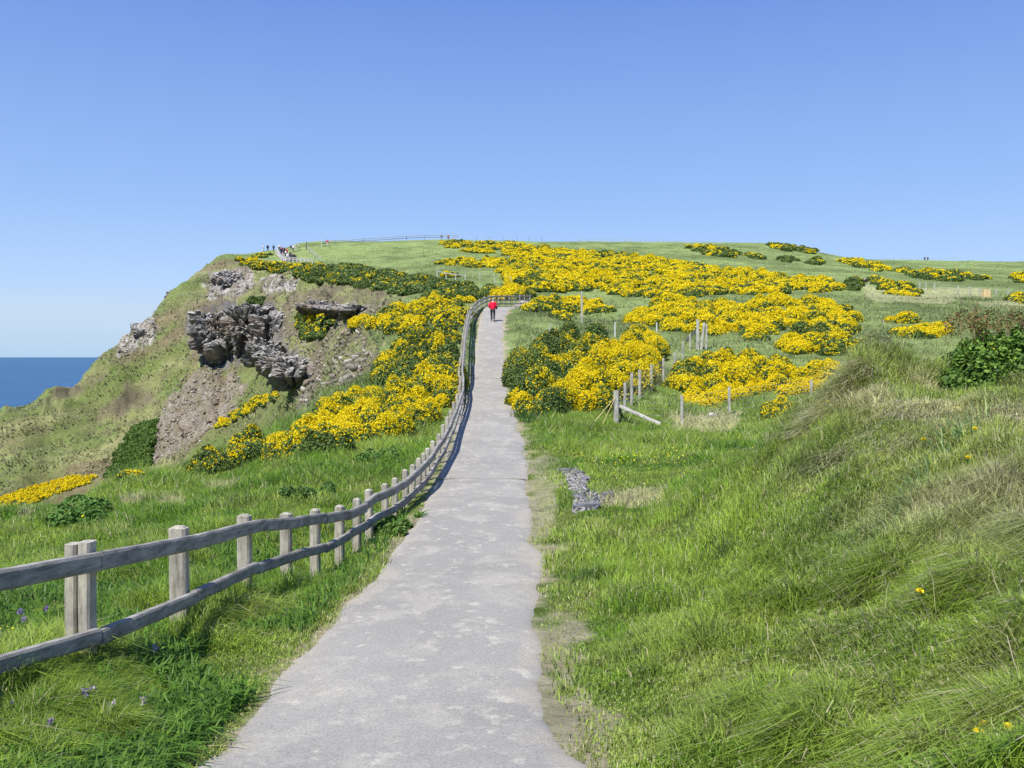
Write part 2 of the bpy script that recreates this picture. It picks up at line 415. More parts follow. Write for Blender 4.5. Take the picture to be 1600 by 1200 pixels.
# ------------------------------------------------------------------ ground colour
def C(*c): return np.array(c, float)
def lerp(a, b, t): return a * (1 - t[..., None]) + b * t[..., None]
LUSH = C(.13, .275, .018); MID = C(.245, .385, .045); YEL = C(.37, .45, .11); STRAW = C(.64, .58, .36); OLIVE = C(.235, .255, .10); PASTURE = C(.225, .285, .11)
BROWN = C(.185, .155, .105); PALE = C(.38, .36, .33); CRAG = C(.13, .125, .12); DIRT = C(.54, .45, .34); SCREE = C(.25, .215, .18)
def grass_colour(x, y, z, px, py):
    """albedo of the turf at a place in the landscape"""
    a = fbm(x / 2.2, y / 2.2, 61, 4); b = fbm(x / .7, y / .7, 71, 3); c = fbm(x / 14, y / 14, 81, 4)
    col = lerp(LUSH, MID, sst(a, .30, .62))
    col = lerp(col, YEL, sst(b, .5, .8) * .55)
    dist = sst(y, 24, 60)
    pas = lerp(PASTURE * .62, PASTURE * 1.12, sst(c * .6 + a * .4, .35, .65))
    col = lerp(col, pas, dist * .9)
    # rank dry growth over the right-hand bank, most of it along its upper half
    bk = sst(px, 1120, 1400) * (y < 19) * (1 - .8 * sst(py, 700, 980)) * (py < 1400)
    dry = sst(fbm((x + .5 * y) / 1.1, (y - .3 * x) / 2.6, 91, 4), .36, .64)
    col = lerp(col, lerp(YEL * .95, STRAW * C(.95, 1.0, .95), dry), np.clip(bk, 0, 1) * (.25 + .6 * sst(fbm(x / 2.4, y / 2.4, 93, 3), .35, .6)))
    cf = sst(y, 80, 110) * (px < 600) * (py > 405 + np.clip((px - 380), 0, 200) * .06) * (z < 30)
    al = x * .86 + z * .5; ac = -.5 * x + .86 * z + .25 * y
    o1 = fbm(al / 9, ac / 2.6, 101, 6, .6)
    oc = lerp(OLIVE * .78, OLIVE * C(1.18, 1.12, 1.3), sst(o1, .36, .64))
    oc = lerp(oc, C(.165, .225, .065), sst(fbm(al / 14, ac / 5, 111, 6, .6), .46, .60) * .8)
    oc = lerp(oc, BROWN * C(1.1, 1.02, 1.0), sst(fbm(al / 11, ac / 4, 121, 6, .62), .54, .64) * .75)
    oc = lerp(oc, C(.12, .105, .08), sst(fbm(al / 5, ac / 1.4, 131, 6, .65), .60, .68) * .6)
    col = lerp(col, oc, cf * 1.0)
    return col
pxg, pyg = project(XX, YY, ZZ)
GC = grass_colour(XX, YY, ZZ, pxg, pyg)
GC = lerp(GC, C(.15, .20, .055), np.clip(mg, 0, 1) * .6)
GC = lerp(GC, STRAW, mt * .8)
sp = _hash(np.floor(XX / .55 + 99), np.floor((YY + ZZ) / .55 + 55), 5)
sp2 = fbm(XX / 1.1, (YY + ZZ * 2) / 1.1, 141, 3)
rk = fbm(XX / 3, ZZ / 2, 151, 4)
GC = lerp(GC, lerp(BROWN * .9, OLIVE, sst(rk, .4, .62)), np.clip(M['brown'], 0, 1) * .85)
GC = lerp(GC, lerp(BROWN, SCREE, sst(sp2, .35, .55)), M['scree'] * .9)
GC = lerp(GC, np.broadcast_to(PALE * .9, GC.shape), M['scree'] * (sp > .9) * .6)
GC = lerp(GC, lerp(BROWN * .9, PALE, sst(sp2, .38, .58)), M['pale'])
GC = lerp(GC, lerp(CRAG * 1.1, lerp(BROWN, PALE * .8, sst(rk, .4, .6)), sst(sp2, .42, .6)), M['crag'])
dn = fbm(XX / .8, YY / .8, 161, 4)
rightd = (XX > 0)
dirt = (1 - sst(pd + (dn - .5) * 1.3, .0, .30)) * (.8) * (YY < 84)
# bare earth beside the path: by the rubble and in the near right corner
for (ppx, ppy, rx, ry) in ((852, 745, 30, 40), (848, 790, 28, 40), (888, 1045, 18, 38), (905, 1110, 24, 50), (932, 1180, 26, 50), (990, 780, 56, 13), (800, 575, 14, 18), (752, 520, 7, 34)):
    q = ((pxg - ppx) / rx) ** 2 + ((pyg - ppy) / ry) ** 2 + (dn - .5) * 1.6
    dirt = np.maximum(dirt, (1 - sst(q, .55, 1.15)) * (YY < 80) * (.85 if ppy > 800 or ppy < 700 else .62))
DIRTG = dirt
rubm = inpoly(pxg + wx * .25, pyg + wy * .15, [(872, 735), (902, 731), (920, 745), (917, 765), (937, 773), (954, 776), (930, 797), (893, 799), (898, 778), (886, 752)]) * 1.0
DIRTG = np.maximum(dirt, rubm)
GC = lerp(GC, np.broadcast_to(C(.20, .20, .205), GC.shape), rubm)
GC = lerp(GC, lerp(DIRT * .85, DIRT * C(1.12, 1.12, 1.15), sst(dn, .4, .6)), dirt * (1 - rubm))

thatch_shade = (1 - sst(YY, 22, 45)) * (1 - np.clip(DIRTG + mt, 0, 1))  # thatch and soil tone, with shade between the near blades painted in for depth
GC = lerp(GC, GC * .38 + C(.03, .022, .01), thatch_shade)
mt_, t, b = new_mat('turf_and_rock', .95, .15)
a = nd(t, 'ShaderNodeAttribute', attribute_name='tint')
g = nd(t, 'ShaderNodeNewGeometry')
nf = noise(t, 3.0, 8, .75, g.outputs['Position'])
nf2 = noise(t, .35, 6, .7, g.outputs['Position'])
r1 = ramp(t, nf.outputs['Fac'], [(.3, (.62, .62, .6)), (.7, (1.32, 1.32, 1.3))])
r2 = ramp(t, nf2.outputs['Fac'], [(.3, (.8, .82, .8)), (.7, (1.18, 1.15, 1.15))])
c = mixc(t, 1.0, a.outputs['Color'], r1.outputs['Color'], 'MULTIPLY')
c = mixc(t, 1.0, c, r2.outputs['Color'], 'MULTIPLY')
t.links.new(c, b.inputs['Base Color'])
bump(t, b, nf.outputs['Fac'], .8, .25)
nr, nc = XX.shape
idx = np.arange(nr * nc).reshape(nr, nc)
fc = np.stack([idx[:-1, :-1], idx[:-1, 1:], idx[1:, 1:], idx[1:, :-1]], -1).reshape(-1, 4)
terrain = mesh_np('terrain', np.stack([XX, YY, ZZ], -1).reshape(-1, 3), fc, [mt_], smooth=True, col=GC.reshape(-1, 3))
tag(terrain, kind='structure')
# ground behind and beneath the photographer
bv = []; bf = []
xs = np.linspace(-5.2, 5.2, 40); ys = np.linspace(-14, 2.02, 40)
BX, BY = np.meshgrid(xs, ys)
BX = BX * (1 + np.clip(2 - BY, 0, 20) * .25)
BZ = H(np.clip(BX, -4, 4), 2.05 + 0 * BY) - .03 + .05 * np.clip(2 - BY, 0, 20)
bi = np.arange(1600).reshape(40, 40)
gb = mesh_np('ground', np.stack([BX, BY, BZ], -1).reshape(-1, 3), np.stack([bi[:-1, :-1], bi[:-1, 1:], bi[1:, 1:], bi[1:, :-1]], -1).reshape(-1, 4), [mt_], smooth=True,
             col=np.tile(MID, (1600, 1)))
tag(gb, kind='structure')

# ------------------------------------------------------------------ sea
m, t, b = new_mat('sea_water', .35, .35)
n = noise(t, .02, 8, .7); n2 = noise(t, .35, 6, .7)
r = ramp(t, n.outputs['Fac'], [(.35, (.008, .06, .14)), (.65, (.016, .095, .20))])
t.links.new(r.outputs['Color'], b.inputs['Base Color'])
bump(t, b, n2.outputs['Fac'], .6, 1.5)
R = 42000
rr = np.array([0, 300, 800, 2000, 6000, 16000, R], float)
sv = [(0, 0, -62)]; nseg = 64
for q in rr[1:]:
    for k in range(nseg):
        an = 2 * math.pi * k / nseg; sv.append((q * math.cos(an), q * math.sin(an), -62 - q * q / 2 / 6.4e6 * .0))
sf = []
for ring in range(1, len(rr) - 1):
    for k in range(nseg):
        a0 = 1 + (ring - 1) * nseg + k; a1 = 1 + (ring - 1) * nseg + (k + 1) % nseg
        sf.append((a0, a1, a1 + nseg, a0 + nseg))
me = bpy.data.meshes.new('sea')
me.from_pydata(sv, [], sf + [(0, 1 + k, 1 + (k + 1) % nseg) for k in range(nseg)])
me.materials.append(m)
sea = bpy.data.objects.new('sea', me); COL.objects.link(sea); tag(sea, kind='structure')

# ------------------------------------------------------------------ paths
m, t, b = new_mat('path_gravel', .92, .2)
g = nd(t, 'ShaderNodeNewGeometry')
mp = nd(t, 'ShaderNodeMapping'); mp.inputs['Scale'].default_value = (1, .8, 1)
t.links.new(g.outputs['Position'], mp.inputs['Vector'])
a1 = noise(t, 1.5, 7, .72, mp.outputs['Vector']); a2 = noise(t, 55, 3, .8, g.outputs['Position']); a3 = noise(t, .45, 4, .6, g.outputs['Position'])
a4 = noise(t, 4.5, 5, .7, mp.outputs['Vector'])
base = ramp(t, a3.outputs['Fac'], [(.35, (.275, .262, .236)), (.65, (.325, .31, .278))])
blot = ramp(t, a1.outputs['Fac'], [(.50, (0, 0, 0)), (.62, (1, 1, 1))])
blot2 = ramp(t, a4.outputs['Fac'], [(.56, (0, 0, 0)), (.66, (.85, .85, .85))])
spk = ramp(t, a2.outputs['Fac'], [(.30, (.66, .66, .66)), (.5, (1, 1, 1)), (.72, (1.3, 1.3, 1.28))])
c = mixc(t, mixc(t, .55, (0., 0., 0.), blot.outputs['Color']), base.outputs['Color'], (.43, .405, .34))
c = mixc(t, blot2.outputs['Color'], c, (.47, .445, .37))
ea = nd(t, 'ShaderNodeAttribute', attribute_name='tint')
c = mixc(t, ea.outputs['Color'], c, (.37, .335, .28))
c = mixc(t, 1.0, c, spk.outputs['Color'], 'MULTIPLY')
t.links.new(c, b.inputs['Base Color'])
bump(t, b, a2.outputs['Fac'], .35, .01)
M_PATH = m
rows = np.concatenate([np.exp(np.linspace(math.log(2.05), math.log(92), 700))])
k = 60
pv = []
for y in rows:
    l = np.interp(y, pYf, pLf); r_ = np.interp(y, pYf, pRf)
    l += (fbm(np.array([y / 1.6]), np.array([1.0]), 201, 5, .6)[0] - .5) * .34
    r_ += (fbm(np.array([y / 1.6]), np.array([7.0]), 207, 5, .6)[0] - .5) * .44
    for i in range(k):
        s = i / (k - 1); x = l + (r_ - l) * s
        zc = float(np.interp(y, pYf, pZf))
        edge = min(s, 1 - s) * (r_ - l)
        z = zc + .004 + .038 * (1 - math.exp(-edge / .5)) - .035 * math.exp(-edge / .06)
        pv.append((x, y, z if y < 83 else float(H(x, y)) + .02))
PVA = np.array(pv)
ed_ = -path_dist(PVA[:, 0], PVA[:, 1]) + (fbm(PVA[:, 0] / .5, PVA[:, 1] / .7, 221, 5, .6) - .5) * 1.1
ew = 1 - sst(ed_, -.10, .22)
pcol = np.repeat(ew[:, None], 3, 1)
pi_ = np.arange(len(pv)).reshape(-1, k)
po = mesh_np('path', np.array(pv), np.stack([pi_[:-1, :-1], pi_[:-1, 1:], pi_[1:, 1:], pi_[1:, :-1]], -1).reshape(-1, 4), [M_PATH], smooth=True, col=pcol)
tag(po, kind='structure')
# timber edging strips let into the path surface
M_CRACK = plain('dark_edging_timber', (.24, .23, .21))
def strip_across(py, l, r, th):
    (x0,), (y0,) = cast(l, py); (x1,), (y1,) = cast(r, py)
    v = []; n = 16
    for i in range(n):
        s = i / (n - 1); x = x0 + (x1 - x0) * s; y = y0 + (y0 * 0 + (y1 - y0) * 0) + .04 * math.sin(s * 9)
        z = float(np.interp(y, pYf, pZf)) + .046
        v += [(x, y - th / 2, z), (x, y + th / 2, z), (x, y + th / 2, z - .04), (x, y - th / 2, z - .04)]
    f = []
    for i in range(n - 1):
        for q in range(4):
            f.append((i * 4 + q, i * 4 + (q + 1) % 4, i * 4 + 4 + (q + 1) % 4, i * 4 + 4 + q))
    return v, f
for (py, l, r_, th, lab) in ((752, 684, 822, .03, 'thin dark drainage strip across the grey path beside the rubble'), (593, 740, 789, .06, 'thin dark drainage strip across the far part of the path')):
    v, f = strip_across(py, l, r_, th)
    o = mesh_np('drain_strip', v, f, [M_CRACK]); tag(o, lab, 'drain strip')
def lane(name, pts, wd):
    """narrow far-off path through photo points draped over the hill"""
    P = []
    for (px, py) in pts:
        (x,), (y,) = cast(px, py); P.append((x, y))
    P = np.array(P); tt = np.linspace(0, len(P) - 1, 60)
    X = np.interp(tt, range(len(P)), P[:, 0]); Y = np.interp(tt, range(len(P)), P[:, 1])
    dx = np.gradient(X); dy = np.gradient(Y); L = np.hypot(dx, dy)
    nx, ny = -dy / L, dx / L
    v = []
    for i in range(60):
        for s in np.linspace(-.5, .5, 7):
            x = X[i] + nx[i] * s * wd; y = Y[i] + ny[i] * s * wd
            v.append((x, y, float(H(x, y)) + .12))
    q = np.arange(60 * 7).reshape(60, 7)
    o = mesh_np(name, v, np.stack([q[:-1, :-1], q[:-1, 1:], q[1:, 1:], q[1:, :-1]], -1).reshape(-1, 4), [M_PATH], smooth=True)
    tag(o, kind='structure')
lane('path', [(438, 393), (439, 396), (442, 400), (446, 404), (452, 408)], 2.6)

# ------------------------------------------------------------------ grass
def blades(px_x, y, z, hgt, wid, lean, col, seg2=True, name='grass', rng=RNG, yaw=None):
    n = len(px_x)
    a = rng.random(n) * 2 * np.pi if yaw is None else yaw + rng.normal(0, .5, n)
    # blade width runs mostly across the line of sight
    wxv = np.cos(a); wyv = np.sin(a)
    lx, ly = lean
    x0 = px_x; y0 = y; z0 = z - .02
    if seg2:
        V = np.zeros((n, 5, 3)); w2 = wid / 2
        V[:, 0] = np.stack([x0 - wxv * w2, y0 - wyv * w2, z0], 1)
        V[:, 1] = np.stack([x0 + wxv * w2, y0 + wyv * w2, z0], 1)
        mx = x0 + lx * hgt * .33; my = y0 + ly * hgt * .33; mz = z + hgt * .6
        V[:, 2] = np.stack([mx + wxv * w2 * .75, my + wyv * w2 * .75, mz], 1)
        V[:, 3] = np.stack([mx - wxv * w2 * .75, my - wyv * w2 * .75, mz], 1)
        V[:, 4] = np.stack([x0 + lx * hgt, y0 + ly * hgt, z + hgt * np.clip(1 - .45 * np.hypot(lx, ly), .25, 1)], 1)
        base = np.arange(n)[:, None] * 5
        Fc = np.concatenate([base + [0, 1, 2], base + [0, 2, 3], base + [3, 2, 4]])
        k = 5
    else:
        V = np.zeros((n, 3, 3)); w2 = wid / 2
        V[:, 0] = np.stack([x0 - wxv * w2, y0 - wyv * w2, z0], 1)
        V[:, 1] = np.stack([x0 + wxv * w2, y0 + wyv * w2, z0], 1)
        V[:, 2] = np.stack([x0 + lx * hgt, y0 + ly * hgt, z + hgt * .9], 1)
        Fc = np.arange(n)[:, None] * 3 + [0, 1, 2]
        k = 3
    colv = np.repeat(col, k, 0)
    return V.reshape(-1, 3), Fc, colv
def sample_uv(n, y0, y1, p, u0=-.72, u1=.72):
    """scatter over the land, thinning with distance as Y**-p (per unit ln Y)"""
    s = RNG.random(n)
    a = y0 ** -p; b_ = y1 ** -p
    Y = (a + (b_ - a) * s) ** (-1 / p)
    u = u0 + (u1 - u0) * RNG.random(n)
    return u * Y, Y
GRASS_SETS = []
def gset(x, y, seg2, hmul=1.0, wmul=1.0):
    ok = np.isfinite(y)
    x = x[ok]; y = y[ok]
    z = H(x, y); px, py = project(x, y, z)
    keep = (path_dist(x, y) > RNG.normal(.02, .06, len(x)) + (fbm(x / .5, y / .5, 341, 3) - .5) * .35) & (z > -40)
    d = bil(x / y, np.log(y), USG, VS, DIRTG); keep &= RNG.random(len(x)) > d * .93
    rka = bil(x / y, np.log(y), USG, VS, rock_all); keep &= RNG.random(len(x)) > rka * .85
    x, y, z, px, py = x[keep], y[keep], z[keep], px[keep], py[keep]
    n = len(x)
    col = grass_colour(x, y, z, px, py)
    mgl = np.clip(bil(x / y, np.log(y), USG, VS, mg), 0, 1); mtl = bil(x / y, np.log(y), USG, VS, mt)
    mbr = bil(x / y, np.log(y), USG, VS, np.clip(M['brown'], 0, 1))
    col = lerp(col, np.broadcast_to(C(.17, .22, .06), (n, 3)), mgl * .6); col = lerp(col, np.broadcast_to(STRAW, (n, 3)), mtl * .8); col = lerp(col, np.broadcast_to(BROWN, (n, 3)), mbr * .6)
    pdn = path_dist(x, y); onb0 = sst(px, 1150, 1350) * (y < 19)
    col = lerp(col, np.broadcast_to(YEL, (n, 3)), np.exp(-np.clip(pdn, 0, 9) / .35) * .55)
    col = col * (0.50 + .95 * RNG.random(n))[:, None] * (.72 + .56 * vnoise(x / .35, y / .35, 351))[:, None] * C(1.08, 1.03, 1.0)
    strw = RNG.random(n) < .04 + .07 * onb0 + .10 * np.exp(-np.clip(pdn, 0, 9) / .4)
    col[strw] = STRAW * (0.7 + .5 * RNG.random((strw.sum(), 1)))
    lushn = fbm(x / 1.3, y / 1.3, 301, 3)
    onb = sst(px, 1050, 1300) * (y < 19)
    left = (px < 640) & (y < 60)
    h = (.06 + .17 * sst(lushn, .3, .75)) * (.5 + .9 * RNG.random(n)) * (.45 + 1.1 * vnoise(x / .28, y / .28, 331))
    h = h * (1 + .25 * onb + .3 * left) * sst(pdn, -.1, 1.2).clip(.35, 1)
    h = np.where(y > 25, h * np.clip(1.5 - y / 200, .8, 1.5), h) * hmul
    far_f = np.clip(y / 26, 1, 7)
    h = h * (1 + .12 * (far_f - 1))
    wid = np.maximum(.008 + .009 * RNG.random(n) ** 2, y / 900 * .85) * wmul
    wa = fbm(x / 3, y / 3, 311, 2) * 2 * np.pi * 1.4
    lx = .30 * np.cos(wa) + RNG.normal(0, .55, n) - .28 * onb + .05
    ly = .25 * np.sin(wa) + RNG.normal(0, .45, n) - .15 * onb
    GRASS_SETS.append((seg2, blades(x, y, z, h, wid, (lx, ly), col, seg2)))
x, y = sample_uv(430000, 3.6, 26, .9); gset(x, y, True)
x, y = sample_uv(230000, 20, 100, .6); gset(x, y, False)
x, y = sample_uv(80000, 2.6, 13, .9, .70, 1.6); gset(x, y, True)
x, y = sample_uv(40000, 2.6, 13, .9, -1.4, -.70); gset(x, y, True)
p = RNG.random((330000, 2)) * [1700, 800] + [-50, 384]
x, y = cast(p[:, 0], p[:, 1]); gset(x, y, False, .9)
p = RNG.random((120000, 2)) * [520, 430] + [1130, 530]
x, y = cast(p[:, 0], p[:, 1]); ok = y < 19; gset(x[ok], y[ok], True, 1.1, .8)
p = RNG.random((150000, 2)) * [700, 420] + [-20, 800]
x, y = cast(p[:, 0], p[:, 1]); ok = y < 25; gset(x[ok], y[ok], True, 1.05, .85)
# coarse tufts standing out of the turf of the headland and cove, and tall dry stalks over the bank
p = sample_poly([(0, 642), (155, 560), (262, 470), (345, 405), (470, 415), (640, 460), (600, 500), (600, 590), (480, 640), (300, 715), (0, 790)], 17000, RNG)
x, y = cast(p[:, 0], p[:, 1], ymin=60); ok = np.isfinite(y) & (y > 62); x, y = x[ok], y[ok]; z = H(x, y); n = len(x); px, py = project(x, y, z)
k = fbm((x * .86 + z * .5) / 7, (-.5 * x + .86 * z + .25 * y) / 2.2, 371, 5, .65)
k2 = bil(x / y, np.log(y), USG, VS, rock_all); ok = (k + RNG.normal(0, .05, n) > .5) & (RNG.random(n) > k2 * .9)
x, y, z, k = x[ok], y[ok], z[ok], k[ok]; n = len(x)
cc = lerp(C(.19, .21, .08), C(.38, .36, .19), RNG.random(n)) * (.7 + .6 * RNG.random((n, 1)))
GRASS_SETS.append((False, blades(x, y, z, .22 + .36 * RNG.random(n), .26 + .2 * RNG.random(n), (RNG.normal(-.3, .6, n), RNG.normal(-.2, .4, n)), cc, False)))
p = RNG.random((3800, 2)) * [560, 640] + [1060, 560]
x, y = cast(p[:, 0], p[:, 1]); ok = np.isfinite(y) & (y < 17) & (RNG.random(len(y)) < .07); x, y = x[ok], y[ok]; z = H(x, y); n = len(x)
cc = lerp(C(.50, .44, .26), C(.30, .36, .12), RNG.random(n) ** 1.5)
GRASS_SETS.append((True, blades(x, y, z, .22 + .26 * RNG.random(n), .006 + .004 * RNG.random(n), (RNG.normal(-.4, .4, n), RNG.normal(-.1, .4, n)), cc, True)))
# leafy weeds crowding the verge under the rails and the meadow behind them
def verge(n, u0, u1, y0, y1, hm, wm, tone):
    x, y = sample_uv(n, y0, y1, .9, u0, u1)
    l = np.interp(y, pYf, pLf); k = (x < l - .12) & (vnoise(x / .45, y / .45, 361) > .30)
    x, y = x[k], y[k]; z = H(x, y); n = len(x)
    c1 = lerp(C(.05, .12, .015), tone, RNG.random(n) ** 1.2)
    hh = hm * (.4 + .9 * RNG.random(n)); GRASS_SETS.append((True, blades(x, y, z, hh, wm * (.6 + .8 * RNG.random(n)), (RNG.normal(0, .7, n), RNG.normal(0, .7, n)), c1, True)))
verge(44000, -.60, -.12, 4.2, 17, .21, .024, C(.18, .36, .045))
verge(9000, -.60, -.12, 4.2, 24, .25, .012, C(.25, .40, .06))
for two in (True, False):
    Vs = []; Fs = []; Cs = []; o_ = 0
    for (s2, (v, f, c)) in GRASS_SETS:
        if s2 != two: continue
        Vs.append(v); Fs.append(f + o_); Cs.append(c); o_ += len(v)
    go = mesh_np('grass', np.vstack(Vs), np.vstack(Fs), [M_GRASS], col=np.vstack(Cs))
    tag(go, 'long green meadow grass with straw coloured blades beside the path' if two else 'short green turf and rough grass over the fields and cliffs', 'grass', kind='stuff')

# ------------------------------------------------------------------ shrubs
ICO_V = None
def ico():
    global ICO_V, ICO_F
    if ICO_V is None:
        import bmesh
        bm = bmesh.new(); bmesh.ops.create_icosphere(bm, subdivisions=2, radius=1)
        ICO_V = np.array([v.co[:] for v in bm.verts]); ICO_F = np.array([[v.index for v in f.verts] for f in bm.faces]); bm.free()
    return ICO_V, ICO_F
def quads(P, N, size, rng, asp=1.0):
    n = len(P)
    r = rng.normal(size=(n, 3)); T = np.cross(N, r); T /= np.linalg.norm(T, axis=1)[:, None] + 1e-9
    B = np.cross(N, T)
    T = T * (size * asp)[:, None] / 2; B = B * size[:, None] / 2
    V = np.stack([P - T - B, P + T - B * .6, P + T * .7 + B, P - T + B * .8], 1).reshape(-1, 3)
    return V, np.arange(n)[:, None] * 4 + [0, 1, 2, 3]
GDARK = C(.07, .115, .028); GMID = C(.14, .21, .05); BLOOM = C(.90, .745, .010); BLOOM2 = C(.76, .60, .010)
def gorse(label, poly, yellow, r, hgt, name='gorse_bush', group=None, dens=1.0, leafc=None, leafc2=None, lobe=1.0, ymax=600, bitk=1.0, cat='gorse bush', rng=None, ymin=22, spots=None):
    rng = np.random.default_rng(abs(hash(str(poly[0]) + str(len(poly)))) % 99991 if False else int(sum(a * 7 + b * 13 for a, b in poly)) % 99991)
    leafc = GDARK if leafc is None else leafc; leafc2 = GMID if leafc2 is None else leafc2
    A = area(poly)
    probe = sample_poly(poly, 40, rng); _, py_ = cast(probe[:, 0], probe[:, 1], hgt * .5, ymax=ymax, ymin=ymin)
    Ym = float(np.nanmedian(py_))
    Rp = r * F / Ym
    n = int(np.clip(dens * A / (Rp * Rp * .36), 3, 520))
    s = sample_poly(poly, n, rng)
    if Ym > 90: n = min(560, int(n * 1.7)); s = sample_poly(poly, n, rng)
    x, y = cast(s[:, 0], s[:, 1], hgt * .55, ymax=ymax, ymin=ymin)
    if spots is not None: x, y = spots[:2]; Ym = float(np.mean(y))
    ok = np.isfinite(y) & (((y > Ym * .55) & (y < Ym * 1.7) & (path_dist(x, y) > .35 * r)) | (spots is not None))
    x, y = x[ok], y[ok]; n = len(x)
    if spots is not None and len(spots) > 2: pass
    if n == 0: return
    z = H(x, y)
    fr = np.zeros(n); ppx, ppy = project(x, y, z + hgt * .55); Rx = r * F / y
    for q in range(8):
        fr += inpoly(ppx + Rx * 1.6 * math.cos(q * .785), ppy + Rx * .9 * math.sin(q * .785), poly) / 8
    if spots is not None: fr[:] = 1
    fr = .74 + .26 * fr if spots is None or len(spots) < 3 else spots[2]
    hh = fr * hgt * .92 * (.65 + .5 * rng.random(n)) * (.75 + .5 * fbm(x / 3, y / 3, 401, 2)); rr_ = r * (.65 + .6 * rng.random(n)) * lobe * (.6 + .4 * fr)
    ox, oy = float(x.mean()), float(y.mean()); oz = float(H(ox, oy))
    root = empty(name, (ox, oy, oz)); tag(root, label, cat, group)
    # solid inner masses of twig
    IV, IF = ico()
    nv = len(IV)
    wob = 1 + .28 * (rng.random((n, nv)) - .5)
    core = IV[None] * wob[..., None] * np.stack([rr_ * .80, rr_ * .80, hh * .80], 1)[:, None] + np.stack([x - ox, y - oy, z - oz], 1)[:, None]
    core = core.reshape(-1, 3); cf = (np.arange(n)[:, None, None] * nv + IF[None]).reshape(-1, 3)
    px1 = Ym / 896.0                      # metres per rendered pixel there
    # sprigs over the upper half of each lobe
    bs = max(.042, px1 * 1.05) * bitk
    per = int(np.clip((2 * np.pi * r * r + 4 * r * hgt) / (bs * bs) * 1.0, 30, 3400))
    tot = n * per
    if tot > 150000: per = 150000 // n; bs *= (tot / 150000) ** .4
    th = rng.random((n, per)) * 2 * np.pi; cz_ = rng.random((n, per)) ** .8 * 1.15 - .15
    sz_ = np.sqrt(np.clip(1 - cz_ ** 2, 0, 1)); rad = .78 + .30 * rng.random((n, per))
    D = np.stack([np.cos(th) * sz_, np.sin(th) * sz_, cz_], -1)
    Pp = D * rad[..., None] * np.stack([rr_, rr_, hh], 1)[:, None] + np.stack([x, y, z], 1)[:, None]
    Nn = D + rng.normal(0, .75, D.shape)
    Pp = Pp.reshape(-1, 3); Nn = Nn.reshape(-1, 3); Nn /= np.linalg.norm(Nn, axis=1)[:, None]
    cz1 = cz_.reshape(-1); rad1 = rad.reshape(-1)
    # flowers crowd the outer, upper sprays in drifts
    k1 = fbm(Pp[:, 0] / (.9 + Ym / 60), Pp[:, 1] / (.9 + Ym / 60), 411, 3); k2 = vnoise(Pp[:, 0] / (bs * 2.6), (Pp[:, 1] + Pp[:, 2] * 1.7) / (bs * 2.6), 421)
    score = yellow - .09 + (k1 - .5) * 1.5 + (k2 - .5) * 1.15 + (rad1 - .95) * 1.1 + (cz1 - .5) * .45 - np.repeat(1 - fr, per) * .25
    fl = score > .52
    vis = Pp[:, 2] > H(Pp[:, 0], Pp[:, 1]) - .05
    for nm, sel, mat in (('foliage', ~fl & vis, M_LEAF), ('blossom', fl & vis, M_FLOWER)):
        Q = Pp[sel]; 
        if len(Q) == 0 and nm == 'blossom': continue
        sz = bs * (.7 + .7 * rng.random(len(Q))) * (1.15 if nm == 'foliage' else .95)
        V, Fq = quads(Q - [ox, oy, oz], Nn[sel], sz, rng, 1.0 if nm == 'blossom' else 1.3)
        if nm == 'foliage':
            cc = lerp(leafc, leafc2, rng.random(len(Q)) ** 1.3) * (.8 + .5 * rng.random((len(Q), 1)))
            f3 = np.concatenate([Fq[:, [0, 1, 2]], Fq[:, [0, 2, 3]]]) + len(core)
            V = np.vstack([core, V]); Fq = np.vstack([cf, f3])
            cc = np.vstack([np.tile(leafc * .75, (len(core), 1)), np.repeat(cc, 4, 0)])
        else:
            cc = lerp(BLOOM, BLOOM2, rng.random(len(Q))) * (.82 + .25 * rng.random((len(Q), 1)))
            cc = np.repeat(cc, 4, 0)
        mesh_np(nm, V, Fq, [mat], col=cc, parent=root)
    return root

G = gorse
HG = 'gorse in flower over the hillside'
NG = 'gorse in flower left of the timber fence'
G('broad mass of bright yellow gorse just left of the timber fence', [(716, 600), (706, 630), (655, 640), (600, 662), (545, 676), (470, 690), (438, 676), (485, 650), (520, 622), (560, 602), (590, 592), (640, 588)], .62, .55, 1.05, group=NG)
G('low dark gorse with few flowers trailing down to the cliff edge', [(455, 690), (390, 700), (310, 718), (285, 716), (340, 692), (400, 668), (436, 662), (470, 682)], .46, .5, .9, group=NG)
G('dense green gorse with scattered yellow flowers beside the narrowing fence', [(600, 584), (588, 566), (620, 534), (655, 514), (700, 500), (718, 512), (718, 540), (714, 588), (640, 590)], .36, .7, 1.3, group=NG)
G('long bright yellow gorse bank left of the red jacketed walker', [(545, 498), (600, 482), (640, 468), (700, 456), (742, 458), (726, 478), (718, 500), (680, 508), (640, 512), (590, 506)], .72, .9, 1.1, group=NG)
G('olive gorse with yellow sprays clinging to the cliff face', [(464, 500), (474, 484), (515, 482), (522, 498), (505, 520), (478, 526)], .46, .9, 1.1, group=NG)
G('dark green shrubby bank with few flowers along the cove rim', [(462, 418), (500, 412), (560, 413), (620, 424), (668, 432), (672, 448), (640, 452), (600, 446), (540, 440), (470, 432)], .17, 1.5, 1.3, group=NG)
G('dark green gorse with yellow tips below the pale diagonal rail', [(668, 432), (745, 446), (770, 444), (770, 452), (735, 462), (690, 462), (646, 456)], .22, 1.1, 1.1, group=NG)
G('yellow gorse fringe on the headland crest below the walkers', [(372, 400), (412, 406), (440, 411), (500, 412), (500, 417), (430, 421), (385, 414)], .62, 1.3, 1.1, group=NG)
G('small yellow gorse tuft on the left tip of the headland crest', [(398, 396), (424, 394), (420, 399), (396, 402)], .65, 1.2, .8, group=NG)
